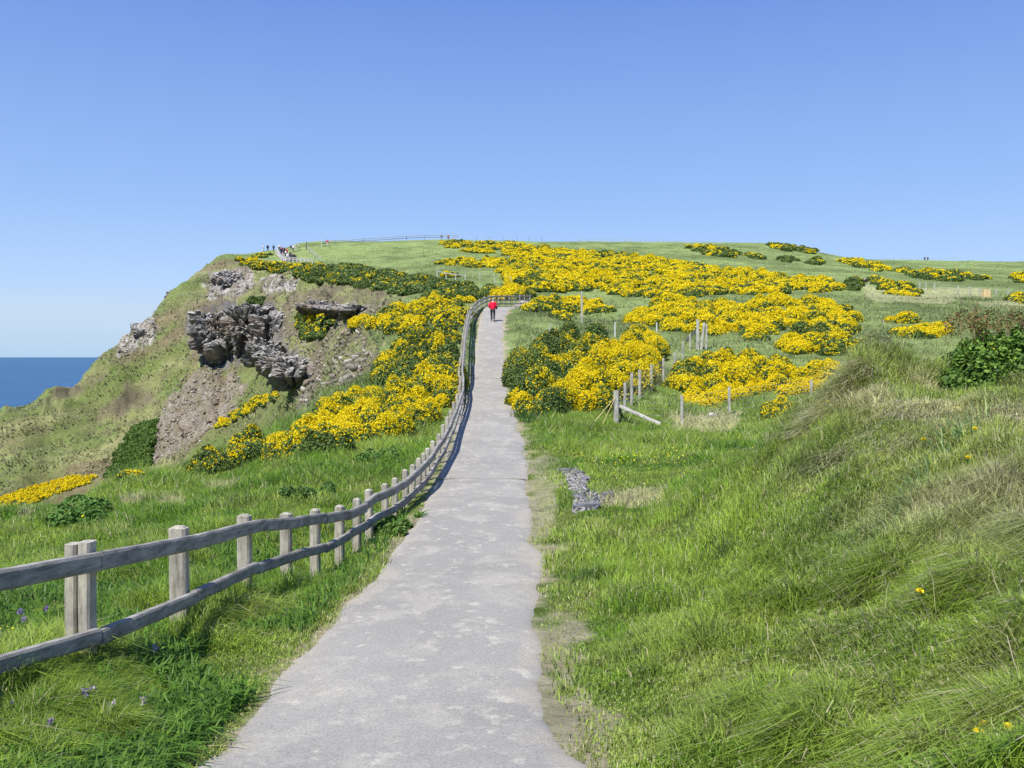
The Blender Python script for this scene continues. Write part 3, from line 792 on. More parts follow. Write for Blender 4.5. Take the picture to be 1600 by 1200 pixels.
G('yellow gorse hedge behind the bend of the timber fence', [(762, 452), (780, 446), (800, 443), (832, 450), (830, 459), (765, 461)], .75, .8, 1.1, group=NG)
G('yellow gorse strip at the cliff edge in the left corner', [(-30, 792), (0, 776), (60, 756), (110, 742), (150, 742), (140, 752), (90, 768), (30, 792), (-20, 806)], .95, .35, .5, group=NG)
G('tiny yellow gorse tuft on the cliff edge above the fence', [(190, 742), (205, 735), (226, 736), (222, 744), (196, 746)], .60, .3, .35, group=NG)
G('thin yellow gorse line on the green slope inside the cove', [(338, 660), (368, 640), (400, 622), (448, 604), (446, 611), (396, 638), (350, 664)], .6, .8, .8, group=NG, ymax=400)
RG = 'gorse in flower right of the path'
G('large dark green gorse bush with few flowers beside the path', [(800, 598), (803, 566), (838, 530), (895, 510), (940, 516), (948, 538), (905, 565), (875, 588), (822, 602)], .24, .75, 1.5, group=RG)
G('tall domed bright yellow gorse bush behind the wire fence', [(892, 592), (932, 550), (985, 514), (1005, 512), (1056, 544), (1040, 556), (1000, 578), (955, 600), (905, 602)], .82, .7, 1.5, group=RG)
G('sprawling yellow gorse with dark hollows in front of the domed bush', [(808, 622), (806, 602), (860, 580), (900, 596), (955, 604), (966, 614), (925, 622), (872, 616), (838, 632), (818, 630)], .60, .55, 1.0, group=RG)
G('mixed green and yellow gorse behind the corner of the wire fence', [(1060, 588), (1064, 556), (1100, 548), (1150, 544), (1200, 552), (1240, 570), (1200, 586), (1130, 590), (1080, 598)], .55, .7, 1.1, group=RG)
G('low tongue of solid yellow gorse inside the wire fence', [(1054, 618), (1080, 605), (1150, 594), (1200, 590), (1208, 598), (1150, 612), (1115, 626), (1078, 620)], .95, .45, .6, group=RG)
G('rounded bright yellow gorse bush by the tip of the grass bank', [(1205, 590), (1225, 572), (1270, 561), (1322, 566), (1310, 582), (1270, 600), (1232, 602)], .84, .6, .9, group=RG)
G('small round gorse bush alone in the fenced grass', [(1184, 634), (1195, 622), (1225, 617), (1244, 626), (1235, 638), (1200, 642)], .62, .4, .6, group=RG)
G('oval yellow gorse bush alone in the middle of the field', [(1198, 540), (1208, 526), (1240, 524), (1262, 538), (1248, 547), (1210, 547)], .74, .8, 1.0, group=RG)
G('scrubby low gorse with few flowers left of the oval bush', [(1148, 524), (1165, 515), (1196, 520), (1196, 528), (1160, 530)], .40, .6, .6, group=RG)
G('flat drift of yellow gorse just right of the path brow', [(812, 472), (845, 464), (900, 464), (960, 474), (955, 482), (900, 483), (835, 478)], .70, .8, .9, group=RG)
G('small yellow gorse patch under the tall leaning pole', [(858, 484), (880, 482), (898, 490), (880, 496), (860, 490)], .55, .6, .7, group=RG)
G('wide drift of yellow gorse across the middle of the field', [(978, 488), (1010, 470), (1090, 464), (1150, 466), (1180, 500), (1200, 512), (1140, 512), (1080, 508), (1000, 500)], .80, .9, 1.0, group=HG)
G('bright gorse drift right of centre in the middle field', [(1145, 466), (1200, 458), (1290, 466), (1335, 484), (1335, 512), (1290, 516), (1235, 506), (1185, 504)], .82, .9, 1.0, group=HG)
G('gorse clump with dark green underside at the end of the middle drift', [(1240, 508), (1300, 508), (1332, 520), (1325, 538), (1280, 540), (1262, 528)], .55, .9, 1.1, group=HG)
G('yellow gorse cushion beyond the grass bank near the dark bush', [(1380, 492), (1430, 490), (1465, 500), (1474, 510), (1440, 518), (1400, 510)], .88, .9, 1.0, group=HG)
G('gorse crowning the dark eroded bank on the right', [(1358, 434), (1385, 433), (1418, 440), (1420, 448), (1385, 446)], .66, 1.1, 1.1, group=HG)
G('thin yellow gorse strip below the eroded bank', [(1388, 452), (1438, 452), (1440, 458), (1395, 458)], .85, .8, .7, group=HG)
G('yellow gorse strip on the skyline at the hill top', [(686, 377), (760, 376), (850, 381), (858, 388), (790, 387), (700, 384)], .72, 1.4, 1.1, group=HG)
G('small oval gorse clump just below the skyline strip', [(724, 389), (745, 386), (770, 388), (768, 393), (730, 393)], .82, 1.2, 1.0, group=HG)
G('flat yellow gorse tongue pointing left on the upper hill', [(676, 408), (720, 402), (790, 402), (795, 414), (740, 415), (700, 412)], .74, 1.3, 1.0, group=HG)
G('yellow gorse drift on the upper hill under the skyline strip', [(785, 388), (860, 386), (935, 391), (1000, 400), (960, 412), (880, 412), (800, 408)], .76, 1.3, 1.1, group=HG)
G('dense yellow gorse covering the centre of the hill', [(780, 412), (850, 409), (900, 410), (990, 416), (1010, 428), (960, 436), (900, 448), (835, 447), (790, 434)], .78, 1.2, 1.1, group=HG)
G('upper edge of yellow gorse sloping down to the right', [(930, 393), (1000, 396), (1060, 405), (1120, 417), (1100, 426), (1040, 424), (985, 416)], .74, 1.3, 1.1, group=HG)
G('long yellow gorse drift on the right shoulder of the hill', [(1040, 424), (1110, 413), (1200, 422), (1240, 430), (1225, 450), (1150, 455), (1070, 448), (1010, 438)], .78, 1.2, 1.1, group=HG)
G('lower yellow gorse band below the centre of the hill', [(920, 434), (1000, 424), (1060, 438), (1110, 452), (1070, 462), (985, 456), (930, 446)], .70, 1.1, 1.0, group=HG)
G('far end of the yellow gorse drift before the eroded bank', [(1235, 430), (1312, 433), (1316, 446), (1270, 450), (1220, 448)], .76, 1.2, 1.1, group=HG)
G('dark green gorse between the hill drift and eroded bank', [(1316, 434), (1342, 432), (1345, 446), (1318, 448)], .10, 1.0, 1.1, group=HG)
G('isolated round gorse bush left of the hill drifts', [(688, 428), (698, 422), (710, 428), (704, 432)], .84, 1.0, 1.0, group=HG)
G('dark gorse with some yellow near the skyline fence', [(1064, 384), (1090, 380), (1130, 386), (1160, 394), (1150, 398), (1100, 394)], .42, 1.4, 1.2, group=HG)
G('dark gorse tuft right of the skyline fence', [(1165, 396), (1185, 394), (1196, 399), (1180, 402)], .35, 1.2, 1.0, group=HG)
G('dark gorse hump on the right skyline', [(1202, 380), (1235, 378), (1275, 388), (1282, 394), (1240, 390), (1205, 385)], .36, 1.4, 1.2, group=HG)
G('dark green scrub below the right skyline hump', [(1212, 402), (1232, 399), (1248, 404), (1230, 407)], .18, 1.2, 1.0, group=HG)
G('second dark green scrub below the right skyline hump', [(1256, 406), (1275, 401), (1292, 408), (1275, 410)], .18, 1.2, 1.0, group=HG)
G('yellow gorse belt on the far right field edge', [(1308, 403), (1350, 404), (1390, 416), (1380, 421), (1330, 412)], .66, 1.3, 1.2, group=HG)
G('patchy gorse belt along the far right hillside', [(1392, 416), (1440, 418), (1500, 424), (1545, 430), (1500, 434), (1440, 430), (1395, 422)], .5, 1.3, 1.2, group=HG)
G('yellow gorse bush cut by the right edge near the horizon', [(1580, 428), (1600, 423), (1625, 426), (1625, 436), (1590, 436)], .75, 1.2, 1.2, group=HG)
G('yellow gorse bush cut by the right edge behind the mesh gate', [(1578, 460), (1600, 454), (1630, 456), (1625, 466), (1588, 466)], .80, .8, 1.0, group=HG)
G('dark heathery mound below the far fence bend', [(1345, 522), (1365, 512), (1390, 518), (1394, 538), (1370, 544), (1350, 536)], .12, .7, .8, name='shrub', cat='shrub', leafc=C(.13, .16, .06), leafc2=C(.2, .23, .10))
G('round bright green leafy bush with small white flowers at the cliff edge', [(88, 800), (96, 780), (130, 770), (160, 775), (164, 790), (140, 802)], -.5, .33, .55, ymin=10, name='shrub', cat='shrub', leafc=C(.06, .14, .02), leafc2=C(.14, .26, .05))
G('dark green ribbon of scrub running down between the grassy headland and the scree', [(168, 742), (180, 712), (200, 680), (216, 662), (246, 654), (240, 690), (228, 722), (214, 742)], -.6, .8, .7, name='scrub', cat='scrub', leafc=C(.06, .12, .02), leafc2=C(.13, .22, .04), ymin=60, ymax=400)
G('low leafy scrub dotted over the meadow under the big gorse mass', [(560, 700), (600, 696), (660, 700), (655, 712), (600, 716), (560, 712)], -.6, .22, .28, name='scrub', cat='scrub', leafc=C(.08, .17, .03), leafc2=C(.19, .32, .07), ymin=12, dens=.35)
G('pale green leafy scrub in the meadow behind the middle of the timber fence', [(440, 720), (500, 712), (540, 722), (520, 740), (460, 742), (436, 734)], -.6, .22, .28, name='scrub', cat='scrub', leafc=C(.07, .15, .03), leafc2=C(.17, .29, .06), ymin=12, dens=.3)
G('dark leafy patch in the meadow above the fourth and fifth fence posts', [(440, 752), (500, 748), (530, 756), (500, 770), (450, 768)], -.6, .2, .26, name='scrub', cat='scrub', leafc=C(.05, .11, .02), leafc2=C(.12, .22, .05), ymin=12, dens=.35)
G('dark spreading bush on the lip of the upper crag', [(388, 470), (396, 462), (412, 462), (416, 470), (402, 476)], -.3, .9, .9, name='shrub', cat='shrub')
_q = np.random.default_rng(21)
bu = 1484 + 170 * _q.random(95) ** .9; by = 13.3 + 2.2 * _q.random(95)
bram = ((bu - 800) / F * by, by, .42 + .58 * sst(bu, 1480, 1545) * (.75 + .5 * _q.random(95)))
G('glossy green bramble bush with red tips on top of the grass bank', [(1478, 560), (1482, 522), (1510, 502), (1560, 500), (1640, 506), (1640, 604), (1590, 606), (1540, 590), (1500, 584)], -.6, .21, .74, name='bramble_bush', cat='bush', leafc=C(.035, .085, .012), leafc2=C(.20, .34, .05), ymax=19, ymin=6, spots=bram, bitk=.85)
G('tangled green weeds growing against the foot of the fence', [(560, 800), (600, 798), (634, 808), (630, 822), (590, 830), (560, 822)], -.6, .16, .25, ymin=8, name='weed_clump', cat='weeds', leafc=C(.06, .13, .02), leafc2=C(.15, .25, .05))

# ------------------------------------------------------------------ timber helpers
def bx(verts, faces, c0, c1, wv, hv, taper=1.0, nseg=1, wob=0.0, rng=random):
    """bar from c0 to c1 with half-extents along wv and hv, chamfered"""
    c0 = Vector(c0); c1 = Vector(c1); wv = Vector(wv); hv = Vector(hv)
    prof = [(-1, -.7), (-.7, -1), (.7, -1), (1, -.7), (1, .7), (.7, 1), (-.7, 1), (-1, .7)]
    b0 = len(verts)
    for i in range(nseg + 1):
        s = i / nseg; c = c0.lerp(c1, s)
        k = 1 + (taper - 1) * s
        j = Vector((rng.uniform(-wob, wob), rng.uniform(-wob, wob), rng.uniform(-wob, wob)))
        kk = k * (1 + rng.uniform(-wob, wob) * 2)
        for (a, b) in prof: verts.append(tuple(c + j + wv * a * kk + hv * b * kk))
    for i in range(nseg):
        for q in range(8):
            a = b0 + i * 8 + q; b = b0 + i * 8 + (q + 1) % 8
            faces.append((a, b, b + 8, a + 8))
    faces.append(tuple(b0 + q for q in range(7, -1, -1)))
    faces.append(tuple(b0 + nseg * 8 + q for q in range(8)))
def mesh_py(name, verts, faces, mat, parent=None, smooth=False):
    me = bpy.data.meshes.new(name); me.from_pydata([tuple(v) for v in verts], [], faces); me.materials.append(mat)
    if smooth: me.polygons.foreach_set('use_smooth', [True] * len(me.polygons))
    me.update()
    o = bpy.data.objects.new(name, me); COL.objects.link(o)
    if parent: o.parent = parent
    return o
def wood(name, c1, c2, dark, sx=(1, 1, 1)):
    m, t, b = new_mat(name, .88, .2)
    g = nd(t, 'ShaderNodeTexCoord')
    mp = nd(t, 'ShaderNodeMapping'); mp.inputs['Scale'].default_value = sx
    t.links.new(g.outputs['Object'], mp.inputs['Vector'])
    n = noise(t, 9, 8, .75, mp.outputs['Vector']); n2 = noise(t, 3.2, 5, .65, g.outputs['Object'])
    r = ramp(t, n.outputs['Fac'], [(.30, dark), (.45, c1), (.68, c2)])
    r2 = ramp(t, n2.outputs['Fac'], [(.32, (.6, .6, .6)), (.6, (1.1, 1.1, 1.1))])
    c = mixc(t, 1.0, r.outputs['Color'], r2.outputs['Color'], 'MULTIPLY')
    t.links.new(c, b.inputs['Base Color'])
    bump(t, b, n.outputs['Fac'], .6, .02)
    return m
M_POST = wood('weathered_post_wood', (.40, .37, .30), (.58, .54, .45), (.2, .18, .14), (3, 3, .35))
M_RAIL = wood('weathered_rail_wood', (.26, .245, .22), (.42, .40, .36), (.10, .095, .085), (.35, .35, 3))
M_THIN = wood('grey_stake_wood', (.45, .43, .38), (.62, .60, .54), (.25, .23, .2), (3, 3, .35))
M_DARKP = plain('dark_post', (.10, .11, .11))
M_WIRE = plain('galvanised_wire', (.40, .40, .40), .5, .1)
M_WHITE = plain('painted_rail', (.62, .62, .60), .7, .1)
M_NEW = plain('fresh_timber', (.62, .48, .24), .8, .15)

# ------------------------------------------------------------------ the timber fence beside the path
tops = []
for (px, py, Y, wd) in FENCE:
    u, e = ray(px, py); tops.append((float(u * Y), Y, float(e * Y), wd))
x0, y0, z0, _ = tops[1]
fz = float(H(x0, y0))
fence = empty('timber_fence', (x0, y0, fz))
tag(fence, 'weathered post and rail timber fence curving along the left of the path', 'fence')
org = Vector((x0, y0, fz))
NP = len(tops)
def tang(i):
    a = tops[max(i - 1, 0)]; b = tops[min(i + 1, NP - 1)]
    v = Vector((b[0] - a[0], b[1] - a[1], 0)); return v.normalized()
rr = random.Random(5)
for i, (x, y, z, wd) in enumerate(tops):
    T = tang(i); Nn = Vector((T.y, -T.x, 0))     # towards the path
    gz = float(H(x, y)) - .25
    tilt = Vector((rr.uniform(-.015, .015), rr.uniform(-.015, .015), 0))
    wv = Nn * wd / 2; dv = T * min(wd, .13) / 2
    base = Vector((x, y, gz)) - org; top = Vector((x, y, z)) + tilt - org
    if i == 1:                                   # two half-round posts bolted side by side
        for s in (-1, 1):
            v = []; f = []
            bx(v, f, base + Nn * s * .058, top + Nn * s * .058 + Vector((0, 0, .008 * s)), Nn * .050, T * .062, 1, 10, .002, rr)
            mesh_py('post', v, f, M_POST, fence)
    else:
        v = []; f = []
        bx(v, f, base, top, wv, dv, 1, 8, .002, rr)
        # rounded shoulders on the post head
        bx(v, f, top, top + Vector((0, 0, .02)), wv * .8, dv * .8, .7)
        mesh_py('post', v, f, M_POST, fence)
# rails follow the photo: row of the rail's centre line under each post, per rail
def rail(zoff, i0, i1, half, thick):
    for i in range(i0, i1):
        pts = []
        for j in (i, i + 1):
            x, y, z, wd = tops[j]; T = tang(j); Nn = Vector((T.y, -T.x, 0))
            zo = zoff(j)
            pts.append(Vector((x, y, z - zo)) + Nn * (min(wd, .13) / 2 + .05 + thick * .5) * 1.0 - org)
        a, b_ = pts; dv = (b_ - a); L = dv.length; dn_ = dv.normalized()
        side = dn_.cross(Vector((0, 0, 1))).normalized(); up = side.cross(dn_).normalized()
        v = []; f = []
        jz = Vector((0, 0, rr.uniform(-.016, .016))) + side * rr.uniform(-.01, .006)
        bx(v, f, a - dn_ * .004 + jz, b_ - dn_ * .004 + jz, side * thick / 2, up * half, 1, max(2, int(L / .25)), .0025, rr)
        mesh_py('rail', v, f, M_RAIL, fence)
rail(lambda j: .145 if j < 3 else .12, 0, NP - 1, .072, .085)
rail(lambda j: .745 if j < 2 else (.70 if j == 2 else (.62 if j < 4 else (.54 if j < 6 else .45))), 0, NP - 1, .062, .08)
rail(lambda j: .82, 7, NP - 1, .055, .075)

# ------------------------------------------------------------------ wire fences and stray posts
def stake(parent, px, pyt, pyb, hgt=None, wd=.10, mat=None, name='post', ymax=400, lean=(0, 0), base=None, org=None):
    if base is None:
        (x,), (y,) = cast(px, pyb, ymax=ymax)
    else: x, y = base
    if not np.isfinite(y): return None
    z = float(H(x, y))
    h = hgt if hgt else abs(pyb - pyt) / F * y
    o = Vector((x, y, z)) - (org or Vector((0, 0, 0)))
    v = []; f = []
    if org is None: o = Vector((0, 0, 0))
    bx(v, f, o + Vector((0, 0, -.3)), o + Vector((lean[0], lean[1], h)), (wd / 2, 0, 0), (0, wd / 2, 0), .92, 4, .004)
    m_ = mesh_py(name, v, f, mat or M_THIN, parent)
    if org is None: m_.location = (x, y, z)
    return m_, Vector((x, y, z)), h
def tube(v, f, p0, p1, r):
    p0 = Vector(p0); p1 = Vector(p1); d = (p1 - p0).normalized()
    a = d.cross(Vector((0, 0, 1)));  a = a.normalized() if a.length > 1e-4 else Vector((1, 0, 0)); b_ = d.cross(a)
    i = len(v)
    for p_ in (p0, p1):
        for k in range(4):
            an = k * math.pi / 2; v.append(tuple(p_ + (a * math.cos(an) + b_ * math.sin(an)) * r))
    for k in range(4): f.append((i + k, i + (k + 1) % 4, i + 4 + (k + 1) % 4, i + 4 + k))
def wire_fence(name, label, posts, wd=.1, wires=(.3, .6, .9), wr=.006, mesh=False, mat=None, hgt=None, ymax=400, netstep=.3):
    (x,), (y,) = cast(posts[0][0], posts[0][2], ymax=ymax)
    org = Vector((x, y, float(H(x, y))))
    root = empty(name, org); tag(root, label, 'fence')
    P = []
    for pp in posts:
        px, pt, pb = pp[:3]
        base = None
        if len(pp) > 3:
            Y = pp[3]; u, _ = ray(px, 600); base = (float(u) * Y, Y)
        r_ = stake(root, px, pt, pb, hgt, pp[4] if len(pp) > 4 else wd, mat, org=org, base=base, ymax=ymax, lean=(random.uniform(-.03, .03), random.uniform(-.03, .03)))
        if r_: P.append((r_[1] - org, r_[2]))
    for hfrac in wires:
        v = []; f = []
        for (a, ha), (b_, hb) in zip(P[:-1], P[1:]):
            tube(v, f, a + Vector((0, 0, ha * hfrac)), b_ + Vector((0, 0, hb * hfrac)), wr)
        mesh_py('wire', v, f, M_WIRE, root)
    if mesh:
        v = []; f = []
        for (a, ha), (b_, hb) in zip(P[:-1], P[1:]):
            n = int((b_ - a).length / netstep)
            for k in range(n):
                p_ = a.lerp(b_, (k + .5) / n); tube(v, f, p_ + Vector((0, 0, 0)), p_ + Vector((0, 0, ha * max(wires))), wr * .7)
        mesh_py('netting', v, f, M_WIRE, root)
    return root, org, P
wf, worg, WP = wire_fence('wire_fence', 'wire and stake fence turning a corner in the grass right of the path',
    [(1067, 535, 562, 54), (1054, 546, 575, 50), (1037, 563, 602, 45), (1018, 573, 617, 41), (999.5, 580, 626, 38), (987, 586, 637, 36), (976, 598, 645, 34.6),
     (963, 612, 662, 33, .19), (1066, 617, 666, 33.5, .11), (1140, 607, 651, 37, .11), (1267, 598, 626, 42, .11)],   .11, (.12, .3, .5, .7, .9), .003, mesh=True, ymax=60)
cpost = WP[7][0]
v = []; f = []
bx(v, f, cpost + Vector((.1, 0, .62)), cpost + Vector((1.55, -.35, -.02)), (0, .04, .02), (.02, 0, .045), 1, 4, .003)
mesh_py('strut', v, f, M_THIN, wf)
v = []; f = []
bx(v, f, cpost + Vector((.08, .1, .6)), cpost + Vector((.4, 1.1, .0)), (.05, 0, 0), (0, .02, .045), 1, 4, .003)
mesh_py('strut', v, f, M_DARKP, wf)
for dx in (-.9, -.55):
    v = []; f = []; tube(v, f, cpost + Vector((0, -.05, 1.0)), cpost + Vector((dx, -.5, .0)), .012); mesh_py('stay_wire', v, f, M_NEW, wf)
# strainer posts in the middle field
(x,), (y,) = cast(1090, 546, ymax=90)
sr = empty('strainer_posts', (x, y, float(H(x, y)))); tag(sr, 'tall grey strainer posts with diagonal braces standing behind the gorse', 'fence')
s_ = y / F
for (dx, h, wd, lean) in ((0, 47 * s_, .19, 0), (10 * s_, 42 * s_, .15, .22), (14 * s_, 40 * s_, .12, .05), (-12 * s_, 24 * s_, .10, 0)):
    v = []; f = []; bx(v, f, (dx - lean, 0, -.3), (dx, 0, h), (wd / 2, 0, 0), (0, wd / 2, 0), .95, 5, .004); mesh_py('post', v, f, M_THIN, sr)
v = []; f = []; bx(v, f, (-17 * s_, 0.15, 14 * s_), (-2 * s_, .15, 31 * s_), (.05, 0, -.05), (0, .05, 0), 1, 3, .003); mesh_py('brace', v, f, M_DARKP, sr)
for (px, pt, pb, wd, lab, mat) in ((909, 455, 505, .16, 'tall leaning grey pole standing in the field right of the path', None), (859, 507, 521, .13, 'short pale stub post between path and dark gorse bush', None),
        (961, 503, 526, .09, 'thin white stake behind the left slope of the domed gorse', M_WHITE), (1026, 504, 528, .09, 'thin white stake behind the right slope of the domed gorse', M_WHITE),
        (1541, 452, 464, .9, 'fresh yellow timber gate post panel by the dirt bank', M_NEW), (1380, 500, 506, .1, 'tiny grey stake left of the yellow cushion gorse', None)):
    r_ = stake(None, px, pt, pb, None, wd, mat, ymax=160)
    if r_: tag(r_[0], lab, 'post')
# far fences on the hill
wire_fence('ridge_fence', 'pale post and rail fence along the skyline from the walkers to the gorse',
    [(504, 380, 388, 232), (525, 379, 387, 236), (549, 377, 385.5, 240), (570, 376, 383, 244), (588, 375, 382, 247), (615, 373, 380, 252), (636, 372, 379, 257), (664, 371.5, 378, 263), (690, 370, 376, 269), (716, 370, 376, 273)], .16, (.55, .95), .075, mat=M_WHITE, hgt=1.35)
wire_fence('ridge_fence', 'thin wire fence with spindly stakes on the central skyline',
    [(px, 370, 378, 283) for px in (745, 765, 786, 808, 826, 846)], .09, (.9,), .02, mat=M_DARKP, hgt=1.4)
wire_fence('ridge_fence', 'row of pale stakes along the skyline right of centre',
    [(px, 378, 384, 290) for px in (905, 920, 935, 948, 957, 966, 975, 984, 993, 1000, 1008, 1016, 1025, 1034, 1042, 1052, 1060, 1070, 1082, 1096, 1112, 1128)], .17, (.9, .5), .025, hgt=1.5)
wire_fence('ridge_fence', 'faint distant stake fence on the far right skyline',
    [(px, 400, 406, 318) for px in (1345, 1358, 1370, 1382, 1394, 1406, 1418, 1430, 1442, 1454, 1466, 1478, 1490)], .12, (.9,), .03, hgt=1.3)
wire_fence('wire_fence', 'wire fence climbing from the cove rim to the dark skyline post',
    [(479.5, 381, 390), (482, 384, 393), (485, 387, 396), (488, 390, 399), (491.5, 394, 403), (495, 398, 406), (498, 401, 409), (502, 402, 410)], .13, (.5, .9), .03, hgt=1.4, mesh=False)
r_ = stake(None, 479, 380, 390, 1.9, .22, M_DARKP); tag(r_[0], 'dark thick post on the skyline at the top of the wire fence', 'post')
wire_fence('handrail_fence', 'pale timber rail fence guarding the busy far path above the cliff', [(447, 400, 408), (452, 401, 409.5), (458, 402, 410), (464, 403, 411), (470, 405, 411.5), (476, 406, 412), (482, 407, 412.5), (488, 408, 413)], .2, (.6, .95), .09, mat=M_WHITE, hgt=1.15)
wire_fence('handrail_fence', 'pale timber rail fence on the seaward side of the far path', [(433.5, 386, 391), (434, 388, 394.5), (435.5, 392, 398.5), (437.5, 396, 403), (440, 401, 408), (443, 404, 411)], .2, (.6, .95), .08, mat=M_WHITE, hgt=1.15)
wire_fence('handrail_fence', 'pale diagonal rail running down behind the dark gorse bank', [(683, 426, 432), (697, 430, 436), (712, 433, 438), (727, 435, 440)], .1, (.9,), .06, mat=M_WHITE, hgt=.9)
wire_fence('wire_fence', 'spindly stake fence crossing the pasture above the fence bend', [(683, 418, 429), (727, 423, 434), (750, 429, 438), (773, 434, 443), (798, 438, 446)], .11, (.9,), .01, hgt=1.1)
wire_fence('wire_fence', 'stake fence along the bare dirt bank on the right', [(1437, 444, 453), (1447, 447, 454), (1460, 444, 454), (1497, 450, 459), (1515, 452, 461), (1530, 453, 463), (1556, 455, 465), (1575, 455, 466)], .13, (.5, .9), .012, hgt=1.0)

# ------------------------------------------------------------------ crag, boulders, scree
from mathutils import noise as mn
m, t, b = new_mat('basalt', .9, .25)
g = nd(t, 'ShaderNodeNewGeometry')
n = noise(t, .5, 10, .72, g.outputs['Position']); n2 = noise(t, 1.6, 8, .7, g.outputs['Position'])
vo = nd(t, 'ShaderNodeTexVoronoi'); vo.inputs['Scale'].default_value = .9; t.links.new(g.outputs['Position'], vo.inputs['Vector'])
r1 = ramp(t, n.outputs['Fac'], [(.3, (.085, .08, .075)), (.5, (.16, .15, .14)), (.7, (.27, .25, .225))])
sx = nd(t, 'ShaderNodeSeparateXYZ'); t.links.new(g.outputs['Normal'], sx.inputs[0])
ad = nd(t, 'ShaderNodeMath', operation='MULTIPLY_ADD'); ad.inputs[1].default_value = .75; t.links.new(sx.outputs['Z'], ad.inputs[0]); t.links.new(n2.outputs['Fac'], ad.inputs[2])
li = ramp(t, ad.outputs[0], [(.86, (0, 0, 0)), (1.08, (.9, .9, .9))])
c = mixc(t, li.outputs['Color'], r1.outputs['Color'], (.48, .47, .43))
n5 = noise(t, .25, 3, .5, g.outputs['Position']); br = ramp(t, n5.outputs['Fac'], [(.5, (0, 0, 0)), (.62, (.6, .6, .6))])
c = mixc(t, br.outputs['Color'], c, (.27, .20, .14))
t.links.new(c, b.inputs['Base Color'])
bump(t, b, n2.outputs['Fac'], 1.0, .5)
M_ROCK = m
def rock_blob(v, f, c, s, seed, sub=4, amp=.35, rot=0, cell=1.0):
    import bmesh
    bm = bmesh.new(); bmesh.ops.create_icosphere(bm, subdivisions=sub, radius=1)
    off_ = Vector((seed * 7.1, seed * 3.3, seed * 1.7)); i0 = len(v)
    M3 = Matrix.Rotation(rot, 3, 'Z')
    for q in bm.verts:
        d = q.co.normalized()
        p_ = Vector((d.x * s[0], d.y * s[1], d.z * s[2]))
        k = p_ / cell + off_
        dist, pts = mn.voronoi(k)
        crack = min(1, (dist[1] - dist[0]) * 2.2)
        big = mn.noise(k * .35) * .6
        cellv = mn.cell(Vector((round(pts[0].x * 3), round(pts[0].y * 3), round(pts[0].z * 3)))) - .5
        fine = mn.fractal(k * 2.2, .7, 2.0, 4) * .06
        mlt = 1 + amp * (big + cellv * .55 + crack * .25 - .2) + fine
        # squarer than a ball
        sq = max(abs(d.x), abs(d.y), abs(d.z)) ** -.55
        r_ = M3 @ (p_ * mlt * sq)
        v.append(tuple(Vector(c) + r_))
    for q in bm.faces: f.append(tuple(i0 + w.index for w in q.verts))
    bm.free()
def crag(name, label, blobs, cell=2.0, ymax=400, cat='rock outcrop', sub=4):
    """blobs: photo column, row, distance, half width / depth / height in metres"""
    u, e = ray(blobs[0][0], blobs[0][1]); Y = blobs[0][2]
    org = Vector((float(u) * Y, Y, float(e) * Y))
    v = []; f = []
    for k, (px, py, Y, sx_, sy_, sz_) in enumerate(blobs):
        u, e = ray(px, py)
        rock_blob(v, f, Vector((float(u) * Y, Y, float(e) * Y)) - org, (sx_, sy_, sz_), k + px * .01, sub, .42, (px * 13 % 7) * .1, cell)
    o = mesh_py(name, v, f, M_ROCK); o.location = org
    return tag(o, label, cat)
def crag_mass(name, label, blobs, cat='rock outcrop'):
    """a few big overlapping masses, heavily subdivided, broken into blocks and joints by cellular relief"""
    import bmesh
    u, e = ray(blobs[0][0], blobs[0][1]); Y = blobs[0][2]
    org = Vector((float(u) * Y, Y, float(e) * Y)); v = []; f = []
    for k, (px, py, Y, sx_, sy_, sz_, sub) in enumerate(blobs):
        u, e = ray(px, py); c = Vector((float(u) * Y, Y, float(e) * Y)) - org
        bm = bmesh.new(); bmesh.ops.create_icosphere(bm, subdivisions=sub, radius=1); i0 = len(v)
        for q in bm.verts:
            d = q.co.normalized()
            sq = max(abs(d.x), abs(d.y), abs(d.z)) ** -.75
            p_ = Vector((d.x * sx_, d.y * sy_, d.z * sz_)) * sq
            w_ = p_ + c + org
            # joints lean a little and run mostly upright
            kk = Vector((w_.x * .55 + w_.z * .12, w_.y * .4, w_.z * .30 - w_.x * .06))
            wv = mn.noise(w_ * .25) * .5; kk = kk + Vector((wv, wv, wv))
            ds, ps = mn.voronoi(kk)
            blk = mn.cell(ps[0] * 7.3) - .5
            ds2, ps2 = mn.voronoi(kk * 2.9 + Vector((3, 1, 7)))
            blk2 = mn.cell(ps2[0] * 5.1) - .5
            edge = -max(0, .13 - (ds[1] - ds[0])) * 6.0; edge2 = -max(0, .12 - (ds2[1] - ds2[0])) * 1.8
            amt = 1.25 * blk + .42 * blk2 + edge + edge2 + mn.fractal(w_ * .9, .8, 2, 5) * .28 + mn.noise(w_ * .18) * 1.3
            amt *= min(1, (min(sx_, sz_) + .5) / 2.5)
            # underside is eaten away into an overhang
            dir_ = Vector((d.x, d.y, d.z * .6)).normalized()
            low = max(0, -d.z)
            p_ = p_ + dir_ * amt; p_.y += low * 2.2; p_.x *= 1 - low * .12
            v.append(tuple(p_ + c))
        for q in bm.faces: f.append(tuple(i0 + w.index for w in q.verts))
        bm.free()
    o = mesh_py(name, v, f, M_ROCK); o.location = org
    return tag(o, label, cat)
crag_mass('rock_outcrop', 'dark overhanging basalt crag with pale lichen jutting from the headland slope',
     [(338, 520, 159, 4.6, 5.0, 3.3, 6), (388, 512, 157, 4.2, 5.0, 3.6, 6), (425, 522, 152, 3.2, 5.0, 3.6, 5), (362, 548, 158, 3.6, 4.0, 2.4, 5), (448, 556, 141, 2.6, 4.0, 2.3, 5), (318, 500, 162, 2.6, 3, 1.4, 5)])
